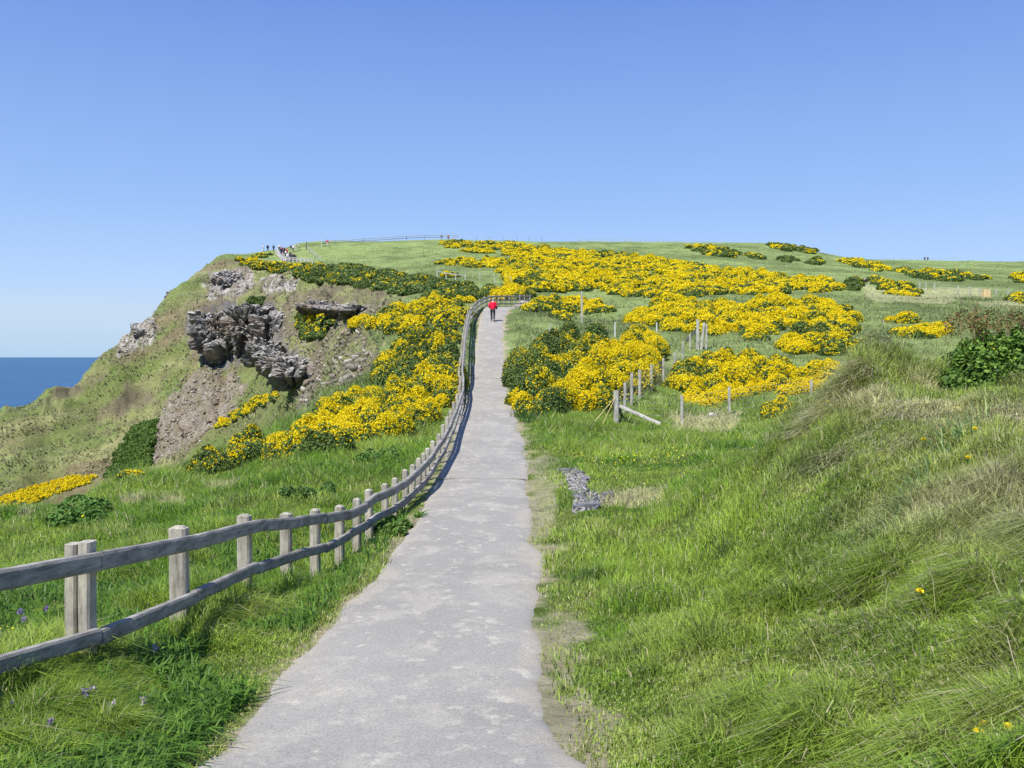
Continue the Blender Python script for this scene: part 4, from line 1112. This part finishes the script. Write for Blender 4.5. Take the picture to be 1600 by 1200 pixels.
PUSH = 1.3
def on_land(L): return [(a, b_, float(cast(a, b_, ymin=60, ymax=400)[1][0]) + PUSH, c_, d_, e_, n_) for (a, b_, c_, d_, e_, n_) in L]
crag_mass('rock_outcrop', 'broken grey rock rib falling from the crag towards the gorse', on_land([(418, 550, 3.0, 6, 2.3, 5), (432, 558, 2.8, 6, 2.1, 5), (445, 567, 2.6, 6, 1.9, 5), (458, 577, 2.3, 6, 1.7, 5), (469, 587, 2.0, 5.5, 1.5, 5)]))
crag_mass('rock_outcrop', 'low rocky ledge under the green rim of the cove', on_land([(500, 483, 3.0, 6, .9, 5), (515, 485, 2.6, 6, .6, 5), (530, 487, 2.8, 6, .8, 5), (545, 488, 2.6, 6, .55, 5), (560, 489, 2.4, 6, .7, 5)]))
crag('rock_outcrop', 'pale lichen covered rock face above the dark crag', [(345, 440, 198, 2.8, 3.5, 2.2), (360, 436, 198, 2.8, 3.5, 1.9), (350, 448, 197, 2.8, 4, 2.4)], 1.4)
crag('rock_outcrop', 'rocky nose breaking the headland skyline above the sea', [(213, 512, 176, 1.3, 2.2, 1.1), (220, 520, 173, 1.3, 2, 1.2)], .9)
crag('rock_outcrop', 'small rock knob high on the headland skyline', [(266, 464, 190, 1.1, 1.6, 1.2), (273, 459, 191, .9, 1.4, .9)], .8)
crag('rock_outcrop', 'dark eroded earth bank undercutting the gorse on the right', [(1350, 445, 126, 2.2, 1.2, .8), (1366, 447, 124, 1.6, 1, .7), (1400, 450, 124, 1.8, 1, .6), (1415, 451, 124, 1, 1, .5)], .8, cat='earth bank', sub=3)
def scatter_rocks(name, label, polys, n, smin, smax, cols, ymax=400, flat=.6, seed=3):
    rng = np.random.default_rng(seed)
    cube = np.array([[-1, -1, -1], [1, -1, -1], [1, 1, -1], [-1, 1, -1], [-1, -1, 1], [1, -1, 1], [1, 1, 1], [-1, 1, 1]], float)
    cf = np.array([[0, 3, 2, 1], [4, 5, 6, 7], [0, 1, 5, 4], [1, 2, 6, 5], [2, 3, 7, 6], [3, 0, 4, 7]])
    S = [];
    tot = sum(area(p) for p in polys)
    for p in polys:
        S.append(sample_poly(p, max(2, int(n * area(p) / tot)), rng))
    S = np.vstack(S) + rng.normal(0, 2, (sum(len(a) for a in S), 2))
    x, y = cast(S[:, 0], S[:, 1], ymax=ymax, ymin=2.2)
    ok = np.isfinite(y); x, y = x[ok], y[ok]; n = len(x); z = H(x, y)
    sz = smin * (smax / smin) ** (rng.random(n) ** 2)
    V = cube[None] * (.55 + .6 * rng.random((n, 8, 3))) * sz[:, None, None] * np.stack([np.ones(n), .8 + .4 * rng.random(n), flat + .3 * rng.random(n)], 1)[:, None] * .5
    a = rng.random(n) * 6.28; ca, sa = np.cos(a), np.sin(a); tl = rng.normal(0, .5, n)
    X = V[..., 0] * ca[:, None] - V[..., 1] * sa[:, None]; Yv = V[..., 0] * sa[:, None] + V[..., 1] * ca[:, None]; Z = V[..., 2] + X * tl[:, None]
    V = np.stack([X + x[:, None], Yv + y[:, None], Z + z[:, None] + sz[:, None] * .1], -1).reshape(-1, 3)
    Fc = (np.arange(n)[:, None, None] * 8 + cf[None]).reshape(-1, 4)
    ci = rng.integers(0, len(cols), n); cc = np.array(cols)[ci] * (.75 + .5 * rng.random((n, 1)))
    o = mesh_np(name, V, Fc, [M_STONE], col=np.repeat(cc, 8, 0))
    tag(o, label, 'stones', kind='stuff'); return o
M_STONE = tinted('stone', .9, 0, .2, nscale=9)
sc_cols = [(.27, .23, .18), (.22, .185, .145), (.16, .14, .12), (.40, .38, .34), (.25, .21, .16)]
scatter_rocks('scree', 'grey and white scree streaming down the cliffs of the cove', ROCK['scree'][:2], 1500, .10, .6, sc_cols, seed=3)
scatter_rocks('scree', 'broken white lichened stones on the upper cliff', ROCK['pale'][:2] + [ROCK['pale'][2]], 700, .12, .6, sc_cols + [(.45, .43, .40)], seed=4)
scatter_rocks('scree', 'brown rubble band under the green rim of the cove', [[(480, 470), (560, 480), (610, 484), (590, 492), (540, 496), (490, 484)], [(500, 478), (600, 478), (580, 486), (540, 484)], [(400, 458), (470, 466), (500, 486), (440, 490)], ROCK['brown'][0]], 1300, .10, .5, [(.27, .22, .17), (.20, .17, .14), (.36, .33, .29)], seed=6)
RUB = [[(874, 735), (900, 732), (918, 745), (915, 765), (935, 775), (952, 776), (930, 795), (895, 798), (900, 778), (888, 752)]]
scatter_rocks('rubble', 'small chips of dark grey slate spilled on the grass right of the path', RUB, 1100, .035, .12, [(.22, .215, .22), (.12, .12, .13), (.36, .35, .34), (.27, .25, .24)], ymax=40, flat=.35, seed=8)

# larger slates lying on the spill, each its own stone
slate_spots = [(883, 737, .16, 'dark grey slate lying alone nearest the path edge'), (905, 740, .15, 'grey slate at the top of the rubble spill'), (913, 752, .14, 'grey slate on the right side of the upper spill'),
               (908, 780, .16, 'dark slate in the lower part of the rubble spill'), (950, 775, .17, 'dark slate lying out to the right of the spill'), (925, 793, .18, 'broad slate at the bottom of the spill'), (903, 795, .15, 'slate at the lower left tip of the spill')]
for (px, py, s, lab) in slate_spots:
    (x,), (y,) = cast(px, py, ymax=60)
    v = []; f = []
    n = 7
    for zz, k in ((0, 1), (.3, .95)):
        for q in range(n):
            an = q * 6.283 / n; rr2 = s * (.75 + .4 * random.random()) * k
            v.append((rr2 * math.cos(an), rr2 * .65 * math.sin(an), s * zz + .06 * math.cos(an) * s))
    for q in range(n): f.append((q, (q + 1) % n, n + (q + 1) % n, n + q))
    f.append(tuple(range(n, 2 * n))); f.append(tuple(range(n - 1, -1, -1)))
    o = mesh_py('slate', v, f, M_SL if 'M_SL' in globals() else globals().setdefault('M_SL', plain('slate_grey', (.15, .15, .165)))); o.location = (x, y, float(H(x, y)) + .02); o.rotation_euler = (random.uniform(-.2, .2), random.uniform(-.2, .2), random.uniform(0, 3))
    tag(o, lab, 'stone', 'larger slates on the rubble spill')
(x,), (y,) = cast(1113, 650, ymax=60); v = []; f = []; rock_blob(v, f, (0, 0, 0), (.22, .18, .12), 4, 2, .3, 0, .3)
o = mesh_py('boulder', v, f, plain('pale_stone', (.5, .48, .44))); o.location = (x, y, float(H(x, y)) + .04); tag(o, 'small pale stone in the grass between the fence stakes', 'stone')

# ------------------------------------------------------------------ tufts, long leaves and flowers
def leaf_clump(name, label, cat, pts, nper, L, W, lean, c1, c2, spread=.08, droop=1.0, ymax=60, rng=None):
    rng = np.random.default_rng(len(label))
    V = []; Fc = []; Cc = []
    P = [cast(a, b_, ymax=ymax) for a, b_ in pts]; P = [(float(a[0]), float(b_[0])) for a, b_ in P if np.isfinite(b_[0])]
    ox, oy = P[0]; oz = float(H(ox, oy))
    for (x, y) in P:
        for k in range(nper):
            bx_, by_ = x + rng.normal(0, spread), y + rng.normal(0, spread); bz = float(H(bx_, by_))
            l = L * (.6 + .6 * rng.random()); wd = W * (.7 + .5 * rng.random())
            d = Vector((lean[0] + rng.normal(0, .5), lean[1] + rng.normal(0, .5), 0)); 
            sd_ = Vector((-d.y, d.x, 0)).normalized() * wd / 2
            sd_ = sd_ * .9
            i0 = len(V); n = 6; cc = lerp(c1, c2, np.array(rng.random()))
            for i in range(n + 1):
                s = i / n
                p_ = Vector((bx_ - ox, by_ - oy, bz - oz)) + d * l * (s * .55 + s * s * .35) + Vector((0, 0, l * (s * .95 - s * s * .62 * droop)))
                ww = (1 - s ** 2.2) * .95 + .05
                V.append(tuple(p_ - sd_ * ww)); V.append(tuple(p_ + sd_ * ww)); Cc += [cc, cc]
            for i in range(n): q = i0 + 2 * i; Fc.append((q, q + 1, q + 3, q + 2))
    o = mesh_np(name, V, Fc, [M_GRASS], col=np.array(Cc)); o.location = (ox, oy, oz)
    return tag(o, label, cat)
IR1, IR2 = C(.24, .38, .10), C(.50, .62, .26)
leaf_clump('strap_leaf_plant', 'row of blue green strap leaves on the bank face below its middle', 'plant', [(1450, 755), (1440, 768), (1432, 780), (1424, 792), (1416, 805), (1408, 818), (1400, 832), (1394, 844)], 16, .42, .024, (-.75, -.25), IR1, IR2, .05, .45)
leaf_clump('strap_leaf_plant', 'short row of blue green strap leaves higher on the bank', 'plant', [(1512, 668), (1502, 680), (1492, 694), (1480, 706)], 16, .38, .022, (-.6, -.2), IR1, IR2, .12, .45)
leaf_clump('strap_leaf_plant', 'thin strap leaves between the two leaf rows on the bank', 'plant', [(1466, 728), (1460, 742)], 12, .36, .022, (-.8, -.1), IR1, IR2, .05, .45)
S1, S2 = C(.66, .60, .42), C(.46, .44, .24)
leaf_clump('tussock', 'pale windblown grass tussock on the left prow of the bank', 'grass tussock', [(1352, 574), (1340, 586), (1328, 600), (1316, 616), (1304, 632), (1290, 650), (1276, 668), (1264, 684), (1360, 582), (1345, 594), (1330, 612), (1312, 638), (1298, 656)], 90, .46, .010, (-.95, -.35), S1, S2, .10, 1.5, ymax=18)
leaf_clump('tussock', 'straw coloured tussock below the bramble bush', 'grass tussock', [(1430, 620), (1415, 640), (1445, 635), (1460, 610), (1400, 655)], 60, .34, .011, (-.8, -.35), S1, S2, .24, 1.5, ymax=18)
leaf_clump('tussock', 'dry matted tussock with a dark hollow in the middle of the bank', 'grass tussock', [(1320, 712), (1345, 705), (1300, 722), (1425, 700), (1405, 712), (1440, 690)], 50, .32, .010, (-.8, -.3), S1, S2, .14, 1.5, ymax=18)
leaf_clump('tussock', 'dry bleached tussock at the foot of the bank on the left', 'grass tussock', [(1205, 700), (1190, 712), (1175, 705), (1160, 716)], 70, .30, .011, (-.7, -.2), S1, S2, .22, 1.4, ymax=30)
leaf_clump('tussock', 'dark green rush tussock standing in the meadow by the bank', 'grass tussock', [(1075, 840), (1090, 850), (1110, 858), (1130, 870), (1060, 850)], 90, .34, .007, (-.1, -.1), C(.05, .10, .02), C(.10, .17, .04), .10, .6, ymax=30)
leaf_clump('tussock', 'dark green tussock near the right edge of the path', 'grass tussock', [(905, 915), (920, 905), (935, 900), (948, 905)], 90, .26, .006, (-.2, -.1), C(.05, .10, .02), C(.10, .17, .05), .07, .6, ymax=30)
leaf_clump('tussock', 'coarse upright green tussock at the path edge below the gorse', 'grass tussock', [(812, 652), (820, 655), (826, 660)], 60, .55, .02, (0, 0), C(.05, .11, .02), C(.12, .22, .04), .14, .5, ymax=60)
leaf_clump('dock_plant', 'bright green broad leaved plant where the fence meets the path', 'plant', [(652, 808), (656, 806)], 14, .24, .05, (.35, -.2), C(.12, .27, .03), C(.2, .38, .06), .03, 1.2, ymax=40)
leaf_clump('twig', 'bare bleached stalk curving in the meadow right of the path', 'stalk', [(1068, 845)], 2, .4, .008, (-.4, 0), S1, S1, .01, .9, ymax=30)

def flower(label, px, py, col, kind):
    (x,), (y,) = cast(px, py + (10 if kind == 'spike' else 6), ymax=40)
    z = float(H(x, y)); s = y / F
    hh = (14 if kind == 'spike' else 9) * s + .13
    root = empty('wildflower', (x, y, z)); tag(root, label, 'flower', 'purple flower spikes by the fence' if kind == 'spike' else 'yellow flowers on the bank')
    v = []; f = []; tube(v, f, (0, 0, 0), (.01, 0, hh), .003); mesh_py('stem', v, f, M_STEM, root)
    rg = np.random.default_rng(int(px)); P = []; 
    if kind == 'spike':
        for k in range(26): P.append((rg.normal(0, .010), rg.normal(0, .010), hh + .005 + rg.random() * .055))
        sz = .018
    else:
        for k in range(12): a_ = k * .9; P.append((.012 * math.cos(a_), .012 * math.sin(a_), hh + .004 * (k % 3)))
        sz = .026
    Nn = rg.normal(size=(len(P), 3)); Nn /= np.linalg.norm(Nn, axis=1)[:, None]
    V, Fq = quads(np.array(P), Nn, np.full(len(P), sz), rg)
    mesh_np('petals', V, Fq, [M_FLOWER], col=np.tile(np.array(col), (len(V), 1)), parent=root)
M_STEM = plain('stem_green', (.10, .18, .04))
PU = (.33, .24, .50); PP = (.50, .40, .55); YW = (.85, .68, .02)
for (px, py, c_, lab) in ((32, 985, PU, 'purple flower spike behind the fence left of the double post'), (73, 980, PU, 'purple flower spike just left of the double fence post'), (38, 998, PU, 'lower purple flower spike behind the fence at the left edge'),
      (243, 1047, PP, 'purple flower spike in front of the lower rail right of the double post'), (146, 1118, PP, 'pale purple flower spike in the verge below the double post'), (134, 1124, PU, 'darker purple flower spike beside the pale one'), (175, 1145, PP, 'purple flower spike halfway between fence and path'),
      (80, 1175, PP, 'purple flower spike near the bottom left corner'), (225, 1136, (.6, .55, .5), 'faded whitish flower head nearest the path in the left verge'), (19, 1144, PU, 'purple flower spike at the left edge below the rails'), (52, 1072, (.6, .58, .62), 'pale flower head under the lower rail at left')):
    flower(lab, px, py, c_, 'spike')
for (px, py, lab) in ((1315, 621, 'yellow flower high on the prow of the bank'), (1294, 644, 'yellow flower lower on the prow of the bank'), (1443, 708, 'yellow flower beside the dark hollow of the bank'), (1437, 957, 'yellow flower in the long grass of the lower bank'),
      (1562, 846, 'yellow flower near the right edge of the bank'), (1575, 1183, 'yellow flower in the bottom right corner'), (1538, 1178, 'yellow flower left of the one in the bottom right corner'), (1528, 1190, 'lowest yellow flower near the bottom right corner'), (1566, 1142, 'yellow flower above the trio at bottom right'), (1512, 738, 'yellow flower above the strap leaves'), (1523, 692, 'yellow flower below the bramble bush')):
    flower(lab, px, py, YW, 'cup')
(x,), (y,) = cast(10, 1020)
# meadow buttercups: too many and too small to count
rg = np.random.default_rng(5)
S = np.vstack([sample_poly([(900, 712), (1070, 712), (1080, 732), (900, 735)], 70, rg), sample_poly([(850, 700), (1250, 640), (1300, 720), (1100, 790), (950, 760)], 60, rg), sample_poly([(640, 690), (700, 680), (670, 740)], 10, rg), sample_poly([(0, 1000), (25, 1000), (25, 1025), (0, 1025)], 14, rg)])
x, y = cast(S[:, 0], S[:, 1], ymax=60); ok = np.isfinite(y); x, y = x[ok], y[ok]; z = H(x, y) + .12 + .05 * rg.random(len(x))
Nn = rg.normal(size=(len(x), 3)) * .4 + [-.3, -.5, 1]; Nn /= np.linalg.norm(Nn, axis=1)[:, None]
V, Fq = quads(np.stack([x, y, z], 1), Nn, .014 + y * .0007, rg)
o = mesh_np('buttercups', V, Fq, [M_FLOWER], col=np.tile(np.array((.85, .75, .03)), (len(V), 1))); tag(o, 'tiny yellow buttercups sprinkled through the meadow grass', 'flowers', kind='stuff')
# red-tipped bramble shoots above the bush
rg = np.random.default_rng(9); V = []; Fc = []
shoots = []
for k in range(26):
    px = rg.uniform(1482, 1610); py = rg.uniform(488, 512)
    shoots.append((px, py))
v = []; f = []
yb = 14.3; xb = (1545 - 800) / F * yb
root = empty('bramble_shoots', (xb, yb, float(H(xb, yb)))); tag(root, 'reddish bramble shoots and bare stalks rising above the green bush', 'shrub')
zb = float(H(xb, yb)); u_, e_ = None, None
for (px, py) in shoots:
    u_, e_ = ray(px, py); Y = yb + rg.uniform(-.3, .6); p_ = Vector((float(u_) * Y, Y, float(e_) * Y)) - Vector((xb, yb, zb))
    tube(v, f, p_ + Vector((rg.normal(0, .05), 0, -.35)), p_, .004)
    top = .12 + .35 * (rg.random() ** 3); tube(v, f, p_, p_ + Vector((rg.normal(0, .06), 0, top)), .003)
    for q in range(10): shoots
mesh_py('shoot', v, f, plain('red_shoot', (.16, .07, .04)), root)
P = []
for (px, py) in shoots:
    u_, e_ = ray(px, py); Y = yb + rg.uniform(-.3, .6)
    for q in range(36): P.append((float(u_) * Y + rg.normal(0, .06) - xb, Y + rg.normal(0, .06) - yb, float(e_) * Y - zb + rg.normal(-.02, .06)))
Nn = rg.normal(size=(len(P), 3)); Nn /= np.linalg.norm(Nn, axis=1)[:, None]
V, Fq = quads(np.array(P), Nn, np.full(len(P), .028), rg, 1.4)
cl = lerp(C(.14, .20, .04), C(.26, .12, .06), rg.random(len(P))); mesh_np('leaves', V, Fq, [M_LEAF], col=np.repeat(cl, 4, 0), parent=root)

# ------------------------------------------------------------------ people
def skin(name, pts, edges, rad, mat, parent, sub=2, root=0):
    me = bpy.data.meshes.new(name); me.from_pydata(pts, edges, []); me.update()
    o = bpy.data.objects.new(name, me); COL.objects.link(o)
    md = o.modifiers.new('Skin', 'SKIN'); md.use_smooth_shade = True
    for i, sv_ in enumerate(me.skin_vertices[0].data):
        r_ = rad[i]; sv_.radius = r_ if isinstance(r_, tuple) else (r_, r_); sv_.use_root = (i == root)
    if sub: sm = o.modifiers.new('Sub', 'SUBSURF'); sm.levels = sub; sm.render_levels = sub
    dg = bpy.context.evaluated_depsgraph_get(); dg.update()
    new = bpy.data.meshes.new_from_object(o.evaluated_get(dg)); new.name = name
    o.modifiers.clear(); o.data = new; new.materials.clear(); new.materials.append(mat)
    if parent: o.parent = parent
    return o
MC = {}
def cm(c):
    if c not in MC: MC[c] = plain('cloth_%d' % len(MC), c, .85, .12, 14)
    return MC[c]
SKIN = plain('skin', (.55, .36, .27), .6, .05)
HAIRG = plain('grey_hair', (.42, .40, .38)); HAIRD = plain('dark_hair', (.06, .045, .035))
def person(label, loc, rz, jacket, trousers, hair, group=None, bag=None, hands='front', stride=.12, detail=2, h=1.0, stoop=.05):
    root = empty('person', loc, rz); root.scale = (h, h, h); tag(root, label, 'person', group)
    s = stride
    # +Y is the walking direction
    hand = [(-.20, .22, .98), (.20, .22, .98)] if hands == 'front' else [(-.30, .05 + s * .6, .80), (.30, .05 - s * .6, .80)]
    P = [(0, 0, .95), (0, .0, 1.12), (0, stoop * .5, 1.30), (0, stoop, 1.44), (0, stoop + .02, 1.52), (0, stoop + .035, 1.62), (0, stoop + .04, 1.72),   # 0-6
         (-.10, 0, .88), (-.105, s * .5 + .03, .50), (-.10, s, .09), (-.11, s + .16, .04),                      # 7-10 left leg
         (.10, 0, .88), (.105, -s * .3 + .04, .50), (.10, -s, .11), (.11, -s + .15, .04),                       # 11-14 right leg
         (-.19, stoop, 1.42), (-.27, .02, 1.16), hand[0], (.19, stoop, 1.42), (.27, .02, 1.16), hand[1]]
    E = [(0, 1), (1, 2), (2, 3), (3, 4), (4, 5), (5, 6), (0, 7), (7, 8), (8, 9), (9, 10), (0, 11), (11, 12), (12, 13), (13, 14), (3, 15), (15, 16), (16, 17), (3, 18), (18, 19), (19, 20)]
    Rr = [(.15, .10), (.13, .09), (.15, .10), (.12, .09), .055, (.078, .095), (.05, .06), .085, .055, .04, .035, .085, .055, .04, .035, .06, .045, .03, .06, .045, .03]
    skin('body', P, E, Rr, SKIN, root, detail)
    JP = [(0, 0, .86), (0, 0, 1.0), (0, .0, 1.15), (0, stoop * .6, 1.32), (0, stoop, 1.45), (-.19, stoop, 1.42), (-.28, .02, 1.16), tuple(np.array(hand[0]) * .9 + np.array((-.27, .02, 1.16)) * .1),
          (.19, stoop, 1.42), (.28, .02, 1.16), tuple(np.array(hand[1]) * .9 + np.array((.27, .02, 1.16)) * .1)]
    JE = [(0, 1), (1, 2), (2, 3), (3, 4), (4, 5), (5, 6), (6, 7), (4, 8), (8, 9), (9, 10)]
    jk = skin('jacket', JP, JE, [(.205, .155), (.22, .165), (.215, .155), (.215, .15), (.13, .105), .095, .078, .062, .095, .078, .062], cm(jacket), root, detail)
    TP = [(0, 0, .93), (-.105, 0, .84), (-.108, s * .5 + .03, .50), (-.10, s, .12), (.105, 0, .84), (.108, -s * .3 + .04, .50), (.10, -s, .14)]
    skin('trousers', TP, [(0, 1), (1, 2), (2, 3), (0, 4), (4, 5), (5, 6)], [(.16, .125), .105, .082, .068, .105, .082, .068], cm(trousers), root, detail)
    for (fx, fy) in ((-.10, s), (.10, -s)):
        skin('shoe', [(fx, fy - .04, .05), (fx * 1.05, fy + .08, .045), (fx * 1.1, fy + .19, .03)], [(0, 1), (1, 2)], [(.05, .05), (.052, .042), (.04, .028)], cm((.03, .03, .035)), root, 1)
    skin('hair', [(0, stoop + .005, 1.60), (0, stoop + .02, 1.69), (0, stoop + .045, 1.735)], [(0, 1), (1, 2)], [(.075, .07), (.088, .095), (.06, .07)], hair, root, detail)
    if bag:
        if bag[0] == 'shoulder':
            skin('bag', [(.30, -.02, 1.22), (.30, -.02, 1.05), (.29, -.01, .90)], [(0, 1), (1, 2)], [(.05, .10), (.075, .14), (.06, .12)], cm(bag[1]), root, 1)
        else:
            skin('backpack', [(0, -.20, 1.38), (0, -.23, 1.2), (0, -.21, 1.02)], [(0, 1), (1, 2)], [(.12, .07), (.16, .11), (.15, .09)], cm(bag[1]), root, 1)
    return root
(x,), (y,) = cast(770, 503.5, ymax=90)
zz = float(np.interp(y, pYf, pZf)) + .035
person('walker in a red jacket and dark trousers seen from behind on the path', (x, y, zz), -.08, (.78, .008, .045), (.045, .047, .06), HAIRG, bag=('shoulder', (.02, .02, .05)), stride=.09, h=1.0)
GP = 'walkers bunched on the far path above the cliff'
NAVY = (.03, .04, .09); WHT = (.75, .74, .70); BLK = (.02, .02, .025); RED = (.5, .05, .09); JEAN = (.08, .11, .2); TAN_ = (.5, .42, .28)
crowd = [(435.5, 397, NAVY, BLK, 'walker in navy at the left of the crowd by the seaward rail'), (439, 400, BLK, JEAN, 'walker in black walking down the middle of the far path'),
         (441.5, 398, RED, BLK, 'walker in dark red within the far crowd'), (444.5, 399, BLK, BLK, 'walker in black with a pale hat behind the white topped one', ), (446, 404, WHT, BLK, 'walker in white with a black backpack on the far path', ('back', BLK)),
         (449.5, 408, WHT, NAVY, 'walker in a white top nearest the bend of the far path'), (452.5, 408.5, NAVY, BLK, 'walker in navy just right of the lowest white top'), (456, 409, (.10, .12, .16), BLK, 'walker in slate grey third along the far rail'),
         (459.5, 409.5, BLK, BLK, 'walker in black fourth along the far rail'), (462.5, 410, NAVY, NAVY, 'last walker in navy at the right end of the far rail'),
         (437, 394, WHT, BLK, 'walker in white just inside the seaward rail at the top of the far path'), (442.5, 402, NAVY, TAN_, 'walker in navy and tan trousers in the middle of the far path'), (448, 401, RED, NAVY, 'walker in red between the two white tops on the far path'),
         (454, 406, BLK, BLK, 'walker in black in the second row behind the far rail'), (458, 395, WHT, NAVY, 'walker in a white top on the skyline between navy and tan ones'),
         (455, 394.5, NAVY, TAN_, 'walker in navy on the skyline behind the far crowd'), (462, 394, TAN_, WHT, 'walker in tan sitting on the skyline bank'), (467, 393, WHT, TAN_, 'walker in white at the right end of the skyline group'),
         (418.5, 394.5, BLK, BLK, 'walker in black alone on the headland skyline'), (427.5, 394, (.1, .12, .2), BLK, 'walker in dark blue between the lone one and the crowd'), (411.5, 395, WHT, WHT, 'leftmost walker in white on the headland skyline')]
k = 0
for c_ in crowd:
    (x,), (y,) = cast(c_[0], c_[1] - 1.0)
    if not np.isfinite(y): (x,), (y,) = cast(c_[0], c_[1] + 2)
    if not np.isfinite(y): print('MISS', c_[:2]); continue
    person(c_[4], (x, y, float(H(x, y)) + .1), random.uniform(-2, 2), c_[2], c_[3], HAIRD, GP, bag=c_[5] if len(c_) > 5 else None, hands='side', detail=1, h=random.uniform(.94, 1.04))
for (px, py, jc, tc, lab, Y) in ((511.5, 388, (.5, .06, .12), WHT, 'walker in a dark red top alone on the ridge beside the skyline fence', 233), (700.5, 378, (.5, .04, .05), BLK, 'walker in red on the skyline at the left end of the gorse', 280),
                                 (690, 378, BLK, BLK, 'small dark walker left of the red one on the skyline', 280), (1445, 408, BLK, BLK, 'left of two dark walkers on the far right skyline', 318), (1449.5, 408, (.1, .1, .14), BLK, 'right of two dark walkers on the far right skyline', 318)):
    u, e = ray(px, py); x = float(u) * Y
    person(lab, (x, Y, float(H(x, Y)) + .05), random.uniform(-1, 1), jc, tc, HAIRD, bag=None, hands='side', detail=1)
print('objects', len(bpy.data.objects))
